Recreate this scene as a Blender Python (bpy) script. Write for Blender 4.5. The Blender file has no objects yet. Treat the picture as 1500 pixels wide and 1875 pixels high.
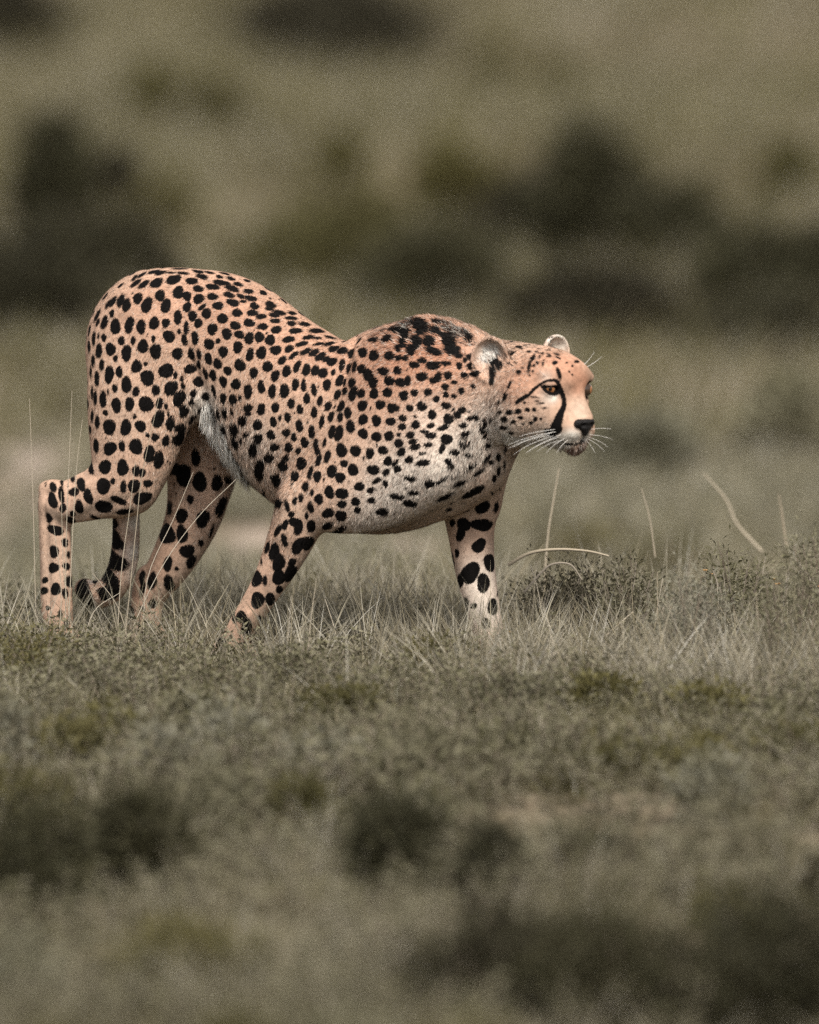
import bpy, bmesh, math, random, os
import numpy as np
from mathutils import Vector, Matrix
from mathutils.bvhtree import BVHTree
from mathutils.kdtree import KDTree

rng = np.random.default_rng(11)
random.seed(11)
SC = bpy.context.scene
COL = SC.collection

# ------------------------------------------------------------------ camera
S = 880.0                       # photograph pixels per metre at the animal
PITCH = math.radians(5.5)
DIST = 28.0
ZC = (1215 - 937.5) / S
CAM = np.array([0.0, -DIST, ZC + DIST * math.tan(PITCH)])
FWD = np.array([0.0, math.cos(PITCH), -math.sin(PITCH)])
RGT = np.array([1.0, 0.0, 0.0])
UPV = np.array([0.0, math.sin(PITCH), math.cos(PITCH)])
FD = DIST / math.cos(PITCH)     # distance along the axis to the focus plane

cd = bpy.data.cameras.new('camera')
cam = bpy.data.objects.new('camera', cd)
COL.objects.link(cam)
cam.location = CAM
cam.rotation_euler = (math.pi / 2 - PITCH, 0, 0)
cd.sensor_fit = 'HORIZONTAL'
cd.sensor_width = 24.0
cd.lens = 24.0 * FD / (1500.0 / S)
cd.clip_start = 0.5
cd.clip_end = 3000.0
cd.dof.use_dof = True
cd.dof.focus_distance = FD - 0.05
cd.dof.aperture_fstop = 1.5
SC.camera = cam

# ------------------------------------------------------------------ sky, sun, exposure
SUN_EL, SUN_AZ = math.radians(52), math.radians(18)    # azimuth from -Y (behind the camera) towards +X
world = bpy.data.worlds.new('World')
SC.world = world
world.use_nodes = True
wn, wl = world.node_tree.nodes, world.node_tree.links
wn.clear()
sky = wn.new('ShaderNodeTexSky')
sky.sky_type = 'NISHITA'
sky.sun_disc = False
sky.sun_elevation = SUN_EL
sky.sun_rotation = math.pi + SUN_AZ
sky.air_density, sky.dust_density, sky.ozone_density = 1.0, 4.0, 0.6
hs = wn.new('ShaderNodeHueSaturation')
hs.inputs['Saturation'].default_value = 0.0             # overcast: nearly grey sky
bg = wn.new('ShaderNodeBackground')
bg.inputs['Strength'].default_value = 0.05
wo = wn.new('ShaderNodeOutputWorld')
wl.new(sky.outputs[0], hs.inputs['Color'])
wl.new(hs.outputs[0], bg.inputs['Color'])
wl.new(bg.outputs[0], wo.inputs['Surface'])

sl = bpy.data.lights.new('sun', 'SUN')
sl.energy = 1.5
sl.angle = math.radians(12)
sl.color = (1.0, 0.93, 0.83)
sun = bpy.data.objects.new('sun', sl)
COL.objects.link(sun)
sd = Vector((math.sin(SUN_AZ) * math.cos(SUN_EL), -math.cos(SUN_AZ) * math.cos(SUN_EL), math.sin(SUN_EL)))
sun.rotation_euler = sd.to_track_quat('Z', 'Y').to_euler()
sun.location = (0, 0, 20)

SC.view_settings.view_transform = 'Standard'
SC.view_settings.look = 'None'
SC.view_settings.gamma = 1.0
SC.view_settings.use_curve_mapping = False
SC.view_settings.exposure = 1.62
SC.cycles.use_denoising = False
SC.cycles.denoiser = 'OPENIMAGEDENOISE'
SC.cycles.denoising_prefilter = 'ACCURATE'
SC.cycles.max_bounces = 6
SC.cycles.diffuse_bounces = 3
SC.cycles.transparent_max_bounces = 6

# ------------------------------------------------------------------ helpers
def ray(px, py):
    d = FWD + RGT * ((px - 750.0) / S / FD) + UPV * ((937.5 - py) / S / FD)
    return d / np.linalg.norm(d)

def to_px(p):
    v = np.asarray(p) - CAM
    z = v @ FWD
    return 750 + (v @ RGT) / z * FD * S, 937.5 - (v @ UPV) / z * FD * S

def smooth01(x):
    x = np.clip(x, 0, 1)
    return x * x * (3 - 2 * x)

def ground_z(x, y):
    x, y = np.asarray(x, float), np.asarray(y, float)
    dip = -0.42 * smooth01((y - 0.7) / 3.2)
    rise = 0.5 * smooth01((y - 14) / 30.0)
    fore = -0.10 * smooth01((-0.6 - y) / 4.0)
    und = 0.030 * np.sin(x * 2.1 + 0.7) * np.sin(y * 1.3 + 0.4) + 0.05 * np.sin(x * 0.63 + y * 0.41)
    near = smooth01((np.hypot(x, y) - 0.8) / 1.5)
    return dip + rise + fore + und * near

def ground_at(px, py):
    """the point where the ray through a photograph pixel meets the terrain"""
    d = ray(px, py)
    t = 15.0
    last = None
    while t < 400:
        p = CAM + d * t
        h = p[2] - ground_z(p[0], p[1])
        if h <= 0:
            return p if last is None else last + (p - last) * (lh / (lh - h))
        last, lh = p, h
        t += 0.05 if t < 40 else 0.25
    return p

def new_mat(name):
    m = bpy.data.materials.new(name)
    m.use_nodes = True
    nt = m.node_tree
    b = nt.nodes['Principled BSDF']
    return m, nt.nodes, nt.links, b

def set_props(o, label=None, category=None, group=None, kind=None):
    for k, v in (('label', label), ('category', category), ('group', group), ('kind', kind)):
        if v:
            o[k] = v
    return o

def mesh_obj(name, verts, faces, mat=None, parent=None, smooth=True, link=True):
    me = bpy.data.meshes.new(name)
    verts = np.asarray(verts, np.float32)
    if isinstance(faces, np.ndarray):
        nf, k = faces.shape
        me.vertices.add(len(verts)); me.vertices.foreach_set('co', verts.ravel())
        me.loops.add(nf * k); me.loops.foreach_set('vertex_index', faces.astype(np.int32).ravel())
        me.polygons.add(nf); me.polygons.foreach_set('loop_start', np.arange(0, nf * k, k, dtype=np.int32))
        me.update(calc_edges=True)
    else:
        me.from_pydata([tuple(v) for v in verts], [], faces)
        me.update()
    if smooth:
        me.polygons.foreach_set('use_smooth', np.ones(len(me.polygons), bool))
    if mat:
        me.materials.append(mat)
    o = bpy.data.objects.new(name, me)
    if link:
        COL.objects.link(o)
    if parent:
        o.parent = parent
    return o

# ================================================================== THE CHEETAH
# frame of the body: it walks to the right and turned towards the camera
YAW = math.radians(25)
FB = np.array([math.cos(YAW), -math.sin(YAW), 0.0])
RB = np.array([-math.sin(YAW), -math.cos(YAW), 0.0])      # its right flank, the one in view
d0 = ray(500, 700)
P0 = CAM + d0 * ((0.04 - CAM[1]) / d0[1])

def PW(px, py, w):
    d = ray(px, py)
    return CAM + d * ((w - (CAM - P0) @ RB) / (d @ RB))

YAWH = math.radians(45)
FH = np.array([math.cos(YAWH), -math.sin(YAWH), -0.06]); FH /= np.linalg.norm(FH)
RH = np.array([-math.sin(YAWH), -math.cos(YAWH), 0.0])
UH = np.cross(RH, FH)
HC = PW(978, 705, 0.0)

def PH(px, py, l):
    d = ray(px, py)
    return CAM + d * ((l - (CAM - HC) @ RH) / (d @ RH))

VOX = 0.0026
GMIN = np.array([-0.82, -0.62, -0.06])
GMAX = np.array([0.50, 0.52, 0.92])
GN = np.ceil((GMAX - GMIN) / VOX).astype(int) + 1
GX = (GMIN[0] + np.arange(GN[0]) * VOX).astype(np.float32)
GY = (GMIN[1] + np.arange(GN[1]) * VOX).astype(np.float32)
GZ = (GMIN[2] + np.arange(GN[2]) * VOX).astype(np.float32)
D = np.full(GN, 0.08, np.float32)

def sub(lo, hi):
    i0 = np.clip(np.floor((lo - GMIN) / VOX).astype(int), 0, GN - 1)
    i1 = np.clip(np.ceil((hi - GMIN) / VOX).astype(int) + 1, 1, GN)
    sl_ = tuple(slice(a, b) for a, b in zip(i0, i1))
    return sl_, GX[sl_[0]][:, None, None], GY[sl_[1]][None, :, None], GZ[sl_[2]][None, None, :]

def smin(a, b, k):
    h = np.maximum(k - np.abs(a - b), 0) / k
    return np.minimum(a, b) - h * h * k * 0.25

def smax(a, b, k):
    return -smin(-a, -b, k)

def cr(points, n):
    """Catmull-Rom through rows of numbers"""
    P = np.array(points, float)
    P = np.vstack([2 * P[0] - P[1], P, 2 * P[-1] - P[-2]])
    out = []
    for i in range(1, len(P) - 2):
        for t in np.linspace(0, 1, n, endpoint=False):
            a, b, c, d = P[i - 1], P[i], P[i + 1], P[i + 2]
            out.append(0.5 * (2 * b + (c - a) * t + (2 * a - 5 * b + 4 * c - d) * t * t + (3 * b - a - 3 * c + d) * t ** 3))
    out.append(P[-2])
    return np.array(out)

def chain(nodes, frame='B', k=0.02, n=6, lat=None, op='add'):
    """tapered limb; nodes: (px, py, lateral m, radius px, flattening)"""
    Pf, L = (PW, RB) if frame == 'B' else (PH, RH)
    if lat is not None:
        L = lat
    rows = []
    for nd in nodes:
        p = nd[0] if frame == 'W' else Pf(nd[0], nd[1], nd[2])
        nd = (0, 0, 0) + tuple(nd[1:]) if frame == 'W' else nd
        rows.append([*p, nd[3] / S, nd[4] if len(nd) > 4 else 1.0])
    R = cr(rows, n) if len(rows) > 2 else np.array([np.array(rows[0]) + (np.array(rows[1]) - np.array(rows[0])) * t for t in np.linspace(0, 1, n + 1)])
    rm = R[:, 3] / np.minimum(R[:, 4], 1.0)
    pad = k + 0.012
    lo = (R[:, :3] - rm[:, None]).min(0) - pad
    hi = (R[:, :3] + rm[:, None]).max(0) + pad
    sl_, X, Y, Z = sub(lo, hi)
    best = np.full((X.shape[0], Y.shape[1], Z.shape[2]), 1.0, np.float32)
    full = best.shape
    for i in range(len(R) - 1):
        a, b = R[i], R[i + 1]
        kk = 0.5 * (a[4] + b[4])
        rr = max(a[3], b[3]) / min(kk, 1.0)
        l2 = np.minimum(a[:3], b[:3]) - rr - pad
        h2 = np.maximum(a[:3], b[:3]) + rr + pad
        s2, x, y, z = sub(l2, h2)
        loc = tuple(slice(s2[j].start - sl_[j].start, s2[j].stop - sl_[j].start) for j in range(3))
        loc = tuple(slice(max(q.start, 0), min(q.stop, full[j])) for j, q in enumerate(loc))
        x, y, z = (GX[sl_[0]][loc[0]][:, None, None], GY[sl_[1]][loc[1]][None, :, None], GZ[sl_[2]][loc[2]][None, None, :])
        if x.size == 0 or y.size == 0 or z.size == 0:
            continue
        vx, vy, vz = x - a[0], y - a[1], z - a[2]
        ba = b[:3] - a[:3]
        bl = ba @ L
        bs = ba + (kk - 1) * bl * L
        lv = vx * L[0] + vy * L[1] + vz * L[2]
        t = np.clip((vx * bs[0] + vy * bs[1] + vz * bs[2] + (kk - 1) * lv * (bs @ L)) / (bs @ bs + 1e-12), 0, 1)
        kt = a[4] + (b[4] - a[4]) * t
        wx, wy, wz = vx - t * ba[0], vy - t * ba[1], vz - t * ba[2]
        lw = wx * L[0] + wy * L[1] + wz * L[2]
        dd = np.sqrt(np.maximum(wx * wx + wy * wy + wz * wz + (kt * kt - 1) * lw * lw, 0)) - (a[3] + (b[3] - a[3]) * t)
        dd = dd / np.sqrt(np.maximum(kt, 1.0))
        best[loc] = np.minimum(best[loc], dd)
    if op == 'add':
        D[sl_] = smin(D[sl_], best, k)
    elif op == 'cut':
        D[sl_] = smax(D[sl_], -best, k)

def ellipsoid(c, axes, radii, k=0.01, op='add', ret=False):
    """axes: three unit rows; radii in m"""
    c = np.asarray(c); radii = np.asarray(radii, float); A = np.asarray(axes)
    ext = np.sqrt(((A * radii[:, None]) ** 2).sum(0)) + k + 0.008
    sl_, X, Y, Z = sub(c - ext, c + ext)
    vx, vy, vz = X - c[0], Y - c[1], Z - c[2]
    q = [(vx * a[0] + vy * a[1] + vz * a[2]) / r for a, r in zip(A, radii)]
    k0 = np.sqrt(q[0] ** 2 + q[1] ** 2 + q[2] ** 2)
    k1 = np.sqrt(sum((qq / r) ** 2 for qq, r in zip(q, radii))) + 1e-9
    d = np.where(k0 < 0.2, (k0 - 1) * radii.min(), k0 * (k0 - 1) / k1)
    if ret:
        return sl_, d
    if op == 'add':
        D[sl_] = smin(D[sl_], d, k)
    else:
        D[sl_] = smax(D[sl_], -d, k)

def groove(nodes, depth, sigma, frame='B'):
    """soft crease along a curve; negative depth makes a ridge"""
    Pf = PW if frame == 'B' else PH
    R = cr([list(Pf(*q[:3])) for q in nodes], 6)
    lo, hi = R.min(0) - 3 * sigma, R.max(0) + 3 * sigma
    sl_, X, Y, Z = sub(lo, hi)
    m = np.full((X.shape[0], Y.shape[1], Z.shape[2]), 9.0, np.float32)
    for a, b in zip(R[:-1], R[1:]):
        ba = b - a
        t = np.clip(((X - a[0]) * ba[0] + (Y - a[1]) * ba[1] + (Z - a[2]) * ba[2]) / (ba @ ba + 1e-12), 0, 1)
        m = np.minimum(m, (X - a[0] - t * ba[0]) ** 2 + (Y - a[1] - t * ba[1]) ** 2 + (Z - a[2] - t * ba[2]) ** 2)
    D[sl_] += (depth * np.exp(-m / (2 * sigma * sigma))).astype(np.float32)

#@@SHAPE
# ---- trunk
chain([(297, 637, 0, 148, 1.55), (350, 625, 0, 134, 1.45), (420, 640, 0, 135, 1.5), (504, 722, 0, 153, 1.62),
       (598, 789, 0, 168, 1.65), (690, 804, 0, 174, 1.65), (770, 800, 0, 158, 1.55), (820, 806, 0, 130, 1.35)], k=0.02)
# ---- withers and neck
chain([(690, 668, 0, 56, 1.0), (740, 648, 0, 52, 1.1), (790, 640, 0, 56, 1.1), (840, 662, 0, 60, 1.0)], k=0.035)
chain([(740, 720, 0, 112, 1.3), (815, 702, 0, 100, 1.2), (880, 712, 0, 90, 1.1), (930, 722, 0, 80, 1.05)], k=0.05)
chain([(850, 780, 0, 78, 1.1), (900, 770, 0, 55, 1.0)], k=0.05)
# ---- near hind leg
chain([(276, 645, .05, 116, 1.8), (252, 705, .075, 99, 1.8), (246, 775, .085, 91, 1.7), (236, 850, .09, 72, 1.5), (212, 893, .095, 50, 1.25)], k=0.035, n=6)
chain([(300, 720, .075, 66, 1.6), (268, 820, .09, 52, 1.5), (240, 890, .095, 46, 1.3)], k=0.03)
chain([(232, 885, .095, 56, 1.35), (180, 903, .10, 48, 1.3), (132, 918, .105, 40, 1.2), (106, 925, .105, 34, 1.15)], k=0.016)
chain([(97, 905, .105, 25, 1.1), (100, 955, .105, 30, 1.15), (102, 1030, .105, 30, 1.2), (104, 1110, .105, 30, 1.15), (108, 1160, .105, 27, 1.0)], k=0.014)
chain([(83, 893, .105, 11, 1.0), (101, 902, .105, 22, 1.0)], k=0.012)
# ---- far hind leg
chain([(345, 700, -.065, 92, 1.5), (372, 790, -.08, 84, 1.6), (368, 862, -.085, 67, 1.45), (354, 945, -.085, 53, 1.25), (318, 1022, -.085, 42, 1.15), (282, 1075, -.085, 33, 1.1)], k=0.03)
chain([(268, 1056, -.085, 20, 1.0), (270, 1092, -.085, 30, 1.1), (266, 1140, -.085, 28, 1.1), (264, 1175, -.085, 27, 1.0)], k=0.012)
# ---- near shoulder, upper arm, fore leg
chain([(772, 628, .05, 44, 1.3), (738, 700, .075, 82, 2.1), (745, 800, .09, 92, 2.0)], k=0.04)
chain([(775, 850, .085, 74, 1.5), (690, 872, .09, 96, 1.9), (612, 904, .10, 72, 1.7), (553, 914, .105, 40, 1.2)], k=0.04)
chain([(550, 930, .10, 44, 1.15), (545, 955, .10, 47, 1.2), (522, 1010, .10, 40, 1.15), (492, 1068, .10, 31, 1.1), (462, 1118, .10, 27, 1.05), (437, 1160, .10, 26, 1.0), (425, 1188, .10, 25, 1.0)], k=0.022)
# ---- far shoulder and fore leg
chain([(790, 800, -.06, 95, 1.6), (835, 850, -.075, 86, 1.5), (858, 905, -.08, 58, 1.25), (862, 965, -.08, 45, 1.15), (867, 1020, -.08, 39, 1.1), (876, 1075, -.08, 35, 1.08), (888, 1130, -.08, 30, 1.05), (896, 1165, -.08, 28, 1.0)], k=0.025)
chain([(880, 800, -.035, 45, 1.1), (893, 850, -.055, 36, 1.1), (880, 915, -.075, 34, 1.1)], k=0.03)
# ---- tail
chain([(232, 590, 0, 42, 1.0), (205, 650, -.0, 34, 1.0), (210, 760, -.0, 27, 1.0), (226, 880, -.0, 25, 1.0), (231, 960, -.0, 25, 1.0), (226, 1030, -.0, 26, 1.0),
       (206, 1075, -.0, 26, 1.0), (178, 1088, -.0, 25, 1.0), (155, 1078, -.0, 19, 1.0)], k=0.012)
# ---- paws: pad and four toes
def paw(px, py, w, fwd_yaw, sc=1.0):
    b = PW(px, py, w)
    f = np.array([math.cos(fwd_yaw), -math.sin(fwd_yaw), 0.0]); r = np.array([f[1], -f[0], 0.0])
    b[2] = 0.026 * sc + ground_z(b[0], b[1])
    ellipsoid(b + f * 0.006, [f, r, (0, 0, 1)], (0.044 * sc, 0.034 * sc, 0.026 * sc), 0.02)
    for j, (q, fo) in enumerate(((-.026, .030), (-.010, .044), (.010, .044), (.026, .030))):
        c = b + f * fo * sc + r * q * sc
        c[2] = b[2] - 0.006
        ellipsoid(c, [f, r, (0, 0, 1)], (0.022 * sc, 0.0115 * sc, 0.017 * sc), 0.006)
paw(116, 1186, .105, YAW)
paw(266, 1196, -.085, YAW)
paw(418, 1212, .10, YAW)
paw(904, 1200, -.08, YAW)

# ---- head
H3 = (FH, RH, UH)
chain([(948, 703, 0, 76, .98), (1000, 703, 0, 68, .98), (1031, 694, 0, 46, .95)], 'H', k=0.03)
chain([(1020, 722, 0, 42, .95), (1048, 750, 0, 27, .85), (1060, 772, 0, 22, .8)], 'H', k=0.018)       # bridge of the nose
chain([(1018, 781, .036, 22, 1.0), (1032, 780, .024, 29, 1.0), (1048, 786, .015, 23, 1.0)], 'H', k=0.010)                            # whisker pads
chain([(1046, 700, .002, 17, 1.0), (1057, 738, .002, 17, 1.0), (1066, 766, .0, 17, .8)], 'H', k=0.008)
chain([(1056, 775, -.022, 25, 1.0), (1070, 787, -.018, 20, 1.0)], 'H', k=0.010)
chain([(1052, 813, 0, 16, .9), (1008, 788, .030, 25, 1.0), (945, 770, .055, 44, 1.1)], 'H', k=0.022)     # near jaw
chain([(1052, 813, 0, 16, .9), (1030, 790, -.025, 22, 1.0), (990, 775, -.045, 36, 1.0)], 'H', k=0.018)
chain([(1000, 750, .048, 36, 1.1), (958, 748, .062, 46, 1.1)], 'H', k=0.03)                              # cheeks
chain([(1054, 740, -.034, 18, 1.0), (1030, 748, -.055, 30, 1.0)], 'H', k=0.03)
chain([(978, 690, .060, 19, 1.0), (1004, 684, .052, 21, 1.0), (1030, 696, .026, 18, 1.0)], 'H', k=0.016)  # brows
chain([(962, 712, .064, 36, 1.0), (985, 722, .058, 30, 1.0)], 'H', k=0.02)
chain([(1078, 690, -.048, 10, 1.0), (1064, 685, -.028, 15, 1.0)], 'H', k=0.014)

def hit_field(px, py):
    d = ray(px, py)
    for t in np.arange(FD - 0.9, FD + 0.9, 0.001):
        p = CAM + d * t
        i = np.round((p - GMIN) / VOX).astype(int)
        if (i >= 0).all() and (i < GN).all() and D[tuple(i)] < 0:
            return p
    return None

def on_sphere(px, py, c, r):
    d = ray(px, py); oc = CAM - c
    b_ = oc @ d; q = b_ * b_ - (oc @ oc - r * r)
    return CAM + d * (-b_ - math.sqrt(max(q, 0)))

# eyes: set into the surface, then lids laid over the ball
EYE_R = 0.0155
EYE_N = hit_field(1006, 711)
EYE_N = EYE_N - RH * 0.0065 - FH * 0.0065
ellipsoid(EYE_N, H3, (EYE_R + .0025,) * 3, 0.006, op='cut')
LR = EYE_R + 0.0015
def lid(pts, c):
    chain([(on_sphere(x, y, c, LR), r, 1.0) for x, y, r in pts], 'W', k=0.006)
lid([(985, 706, 5), (994, 703, 6.5), (1006, 702, 7.5), (1018, 703, 7), (1026, 707, 5)], EYE_N)
lid([(986, 707, 5), (996, 715, 5), (1007, 722, 5.5), (1018, 722, 5), (1026, 714, 5)], EYE_N)
EYE_F = PH(1071, 713, -0.034)
ellipsoid(EYE_F, H3, (EYE_R + .0025,) * 3, 0.006, op='cut')
# mouth slit, lip cleft, edge of the cheek ruff
groove([(1068, 803, 0), (1052, 809, .012), (1030, 808, .026), (1004, 797, .038)], 0.007, 0.0032, 'H')
groove([(1069, 790, .0), (1068, 803, 0)], 0.004, 0.003, 'H')
groove([(928, 806, .05), (898, 770, .072), (888, 730, .08), (893, 700, .085)], 0.012, 0.008, 'H')
# ---- ears
def ear(c, face, upv, rw, rh, rd):
    n = np.array(face, float); n /= np.linalg.norm(n)
    u = np.array(upv, float); u -= n * (u @ n); u /= np.linalg.norm(u)
    s = np.cross(n, u)
    sl_, d1 = ellipsoid(c, (s, u, n), (rw, rh, rd), 0.02, ret=True)
    x = GX[sl_[0]][:, None, None] - c[0]; y = GY[sl_[1]][None, :, None] - c[1]; z = GZ[sl_[2]][None, None, :] - c[2]
    cc = c + n * rd * 0.55 + u * 0.001
    q = [((x + c[0] - cc[0]) * a[0] + (y + c[1] - cc[1]) * a[1] + (z + c[2] - cc[2]) * a[2]) / r for a, r in zip((s, u, n), (rw - .0055, rh - .0055, rd * 1.2))]
    d2 = (np.sqrt(q[0] ** 2 + q[1] ** 2 + q[2] ** 2) - 1) * min(rw, rh, rd) * 0.8
    d = smax(d1, -d2, 0.004)
    h = x * n[0] + y * n[1] + z * n[2]
    d = smax(d, h - rd * 0.40, 0.004)
    D[sl_] = smin(D[sl_], d, 0.008)
EAR_N, EAR_F = PH(899, 660, .090), PH(1019, 645, -.078)
EAR_ND = FH * 0.45 + RH * 0.75 + UH * 0.12
EAR_FD = FH * 0.9 + RH * 0.05 + UH * 0.1
ear(EAR_N, EAR_ND, UH * 1.0 - FH * .3, 0.042, 0.050, 0.028)
ear(EAR_F, EAR_FD, UH * 1.0 - FH * .1, 0.035, 0.037, 0.022)

# ---- skin creases and muscle relief
groove([(652, 628, .03), (634, 680, .085), (606, 760, .105), (575, 830, .11), (545, 890, .11)], 0.010, 0.010)   # behind the shoulder
groove([(690, 640, .06), (668, 720, .10), (640, 800, .11)], -0.006, 0.014)
groove([(345, 600, .08), (352, 650, .09), (372, 710, .09), (388, 765, .08)], 0.008, 0.009)                       # flank in front of the thigh
groove([(840, 800, .06), (815, 850, .07), (800, 900, .03), (790, 935, .0)], 0.018, 0.011)                        # brisket
groove([(845, 760, .07), (825, 800, .075), (838, 838, .06)], 0.006, 0.007)
groove([(895, 730, .07), (888, 780, .065), (905, 815, .05)], 0.007, 0.008)
groove([(150, 880, .12), (185, 872, .13), (230, 880, .13)], 0.004, 0.008)
groove([(292, 960, -.05), (280, 1010, -.055), (266, 1050, -.06)], 0.007, 0.007)
groove([(278, 1080, -.06), (274, 1150, -.06)], 0.003, 0.005)
groove([(88, 905, .13), (86, 960, .13), (88, 1030, .13), (92, 1110, .13)], 0.0055, 0.0055)
groove([(116, 960, .13), (114, 1030, .13), (116, 1110, .13)], 0.003, 0.006)
groove([(96, 925, .14), (112, 935, .14)], -0.006, 0.012)
groove([(255, 905, .13), (200, 925, .135), (140, 950, .13)], 0.004, 0.008)
groove([(270, 760, .13), (262, 820, .135), (248, 870, .13)], 0.004, 0.012)
groove([(300, 640, .11), (310, 720, .12), (318, 790, .12)], -0.004, 0.016)
groove([(560, 935, .14), (545, 990, .14), (515, 1050, .135), (485, 1100, .13)], 0.004, 0.006)
groove([(528, 930, .14), (515, 985, .14)], -0.005, 0.012)
groove([(446, 1142, .13), (452, 1128, .13)], -0.005, 0.010)
groove([(872, 960, -.04), (868, 1020, -.045), (876, 1070, -.05)], 0.0035, 0.006)
groove([(882, 1105, -.04), (884, 1120, -.045)], -0.004, 0.011)
groove([(846, 960, -.04), (850, 1040, -.05)], -0.003, 0.010)
groove([(870, 690, .07), (862, 740, .075), (872, 790, .06)], 0.004, 0.007)
groove([(812, 770, .08), (800, 820, .085), (806, 860, .07)], 0.005, 0.008)
groove([(862, 800, .055), (850, 830, .05), (862, 850, .04)], 0.006, 0.007)
for i_ in range(5):
    x_ = 470 + i_ * 34
    groove([(x_ + 38, 690 + i_ * 10, .1), (x_ + 12, 760 + i_ * 10, .105), (x_ - 5, 830 + i_ * 8, .09)], 0.0022, 0.007)

#@@NETS
def surface_nets(D, gmin, vox):
    ins = D < 0
    nx, ny, nz = D.shape
    c8 = np.zeros((nx - 1, ny - 1, nz - 1), np.uint8)
    for i in (0, 1):
        for j in (0, 1):
            for k in (0, 1):
                c8 += ins[i:nx - 1 + i, j:ny - 1 + j, k:nz - 1 + k]
    act = np.argwhere((c8 > 0) & (c8 < 8))
    del c8
    idx = -np.ones((nx - 1, ny - 1, nz - 1), np.int32)
    idx[tuple(act.T)] = np.arange(len(act))
    acc = np.zeros((len(act), 3)); cnt = np.zeros(len(act))
    corners = [(i, j, k) for i in (0, 1) for j in (0, 1) for k in (0, 1)]
    val = {c: D[act[:, 0] + c[0], act[:, 1] + c[1], act[:, 2] + c[2]].astype(float) for c in corners}
    for a in corners:
        for ax in range(3):
            if a[ax] == 0:
                b = list(a); b[ax] = 1; b = tuple(b)
                va, vb = val[a], val[b]
                m = (va < 0) != (vb < 0)
                t = np.where(m, va / np.where(m, va - vb, 1), 0)
                p = np.tile(np.array(a, float), (len(act), 1)); p[:, ax] += t
                acc[m] += p[m]; cnt[m] += 1
    V = gmin + (act + acc / cnt[:, None]) * vox
    F = []
    for ax in range(3):
        u, v = [(1, 2), (2, 0), (0, 1)][ax]
        a = ins[tuple(slice(0, -1) if q == ax else slice(None) for q in range(3))]
        b = ins[tuple(slice(1, None) if q == ax else slice(None) for q in range(3))]
        e = np.argwhere(a != b)
        ok = (e[:, u] > 0) & (e[:, v] > 0) & (e[:, u] < D.shape[u] - 1) & (e[:, v] < D.shape[v] - 1)
        e = e[ok]
        s = ins[tuple(e.T)]
        def g(du, dv):
            q = e.copy(); q[:, u] += du; q[:, v] += dv
            return idx[tuple(q.T)]
        quad = np.stack([g(-1, -1), g(0, -1), g(0, 0), g(-1, 0)], 1)
        quad[~s] = quad[~s][:, ::-1]
        F.append(quad)
    F = np.vstack(F)
    return V, F[(F >= 0).all(1)]

V, F = surface_nets(D, GMIN, VOX)
# keep only the largest connected sheet and relax the voxel steps a little
def vert_normals(V, F):
    n = np.cross(V[F[:, 2]] - V[F[:, 0]], V[F[:, 3]] - V[F[:, 1]])
    N = np.zeros_like(V)
    for k in range(4):
        for c in range(3):
            N[:, c] += np.bincount(F[:, k], n[:, c], len(V))
    return N / (np.linalg.norm(N, axis=1, keepdims=True) + 1e-12)
def relax(V, F, it, f):
    E = np.vstack([F[:, [0, 1]], F[:, [1, 2]], F[:, [2, 3]], F[:, [3, 0]]])
    deg = np.bincount(E[:, 0], minlength=len(V)) + np.bincount(E[:, 1], minlength=len(V))
    for _ in range(it):
        A = np.zeros_like(V)
        for c in range(3):
            A[:, c] = np.bincount(E[:, 0], V[E[:, 1], c], len(V)) + np.bincount(E[:, 1], V[E[:, 0], c], len(V))
        V = V + f * (A / deg[:, None] - V)
    return V
V = relax(V, F, 3, 0.5)
NV = vert_normals(V, F)
del D
#@@PAINT
bvh = BVHTree.FromPolygons([tuple(v) for v in V], F.tolist(), epsilon=0.0)
kd = KDTree(len(V))
for i_, v_ in enumerate(V):
    kd.insert(v_, i_)
kd.balance()
CAMV = Vector(CAM)

def hit(px, py):
    r = bvh.ray_cast(CAMV, Vector(ray(px, py)))
    return (None, None) if r[0] is None else (np.array(r[0]), np.array(r[1]))

def near_verts(c, r):
    return np.array([q[1] for q in kd.find_range(c, r)], int)

SPOT = np.full(len(V), -0.02)
def stamp(c, n, t1, t2, hw, hh):
    idx = near_verts(c, 1.8 * max(hw * np.linalg.norm(t1), hh * np.linalg.norm(t2)) + 0.004)
    if len(idx) == 0:
        return
    idx = idx[NV[idx] @ n > 0.05]
    M = np.linalg.inv(np.stack([t1, t2, n], 1))
    q = (V[idx] - c) @ M.T
    th = np.arctan2(q[:, 1], q[:, 0])
    ph = rng.uniform(0, 6.28, 2)
    wob = 1 + 0.07 * np.sin(2 * th + ph[0]) + 0.05 * np.sin(3 * th + ph[1])
    e = np.sqrt((q[:, 0] / hw) ** 2 + (q[:, 1] / hh) ** 2 + (0.6 * q[:, 2] / max(hw, hh)) ** 2) / wob
    SPOT[idx] = np.maximum(SPOT[idx], (1 - e) * min(hw, hh))

def spot_px(x, y, hw, hh, ang):
    c, n = hit(x, y)
    if c is None:
        return
    d = ray(x, y)
    if n @ d > 0:
        n = -n
    i = kd.find(c)[1]
    n = NV[i]
    if n @ d > -0.12:
        n = n - d * (n @ d + 0.12); n /= np.linalg.norm(n)
    ca, sa = math.cos(math.radians(ang)), math.sin(math.radians(ang))
    t = []
    for ax, ay in ((ca, sa), (-sa, ca)):
        v = RGT * ax - UPV * ay
        w = v - d * (v @ n) / (d @ n)
        L = np.linalg.norm(w)
        t.append(w * (min(L, 2.0) / L))
    stamp(c, n, t[0], t[1], hw / S, hh / S)

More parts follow.
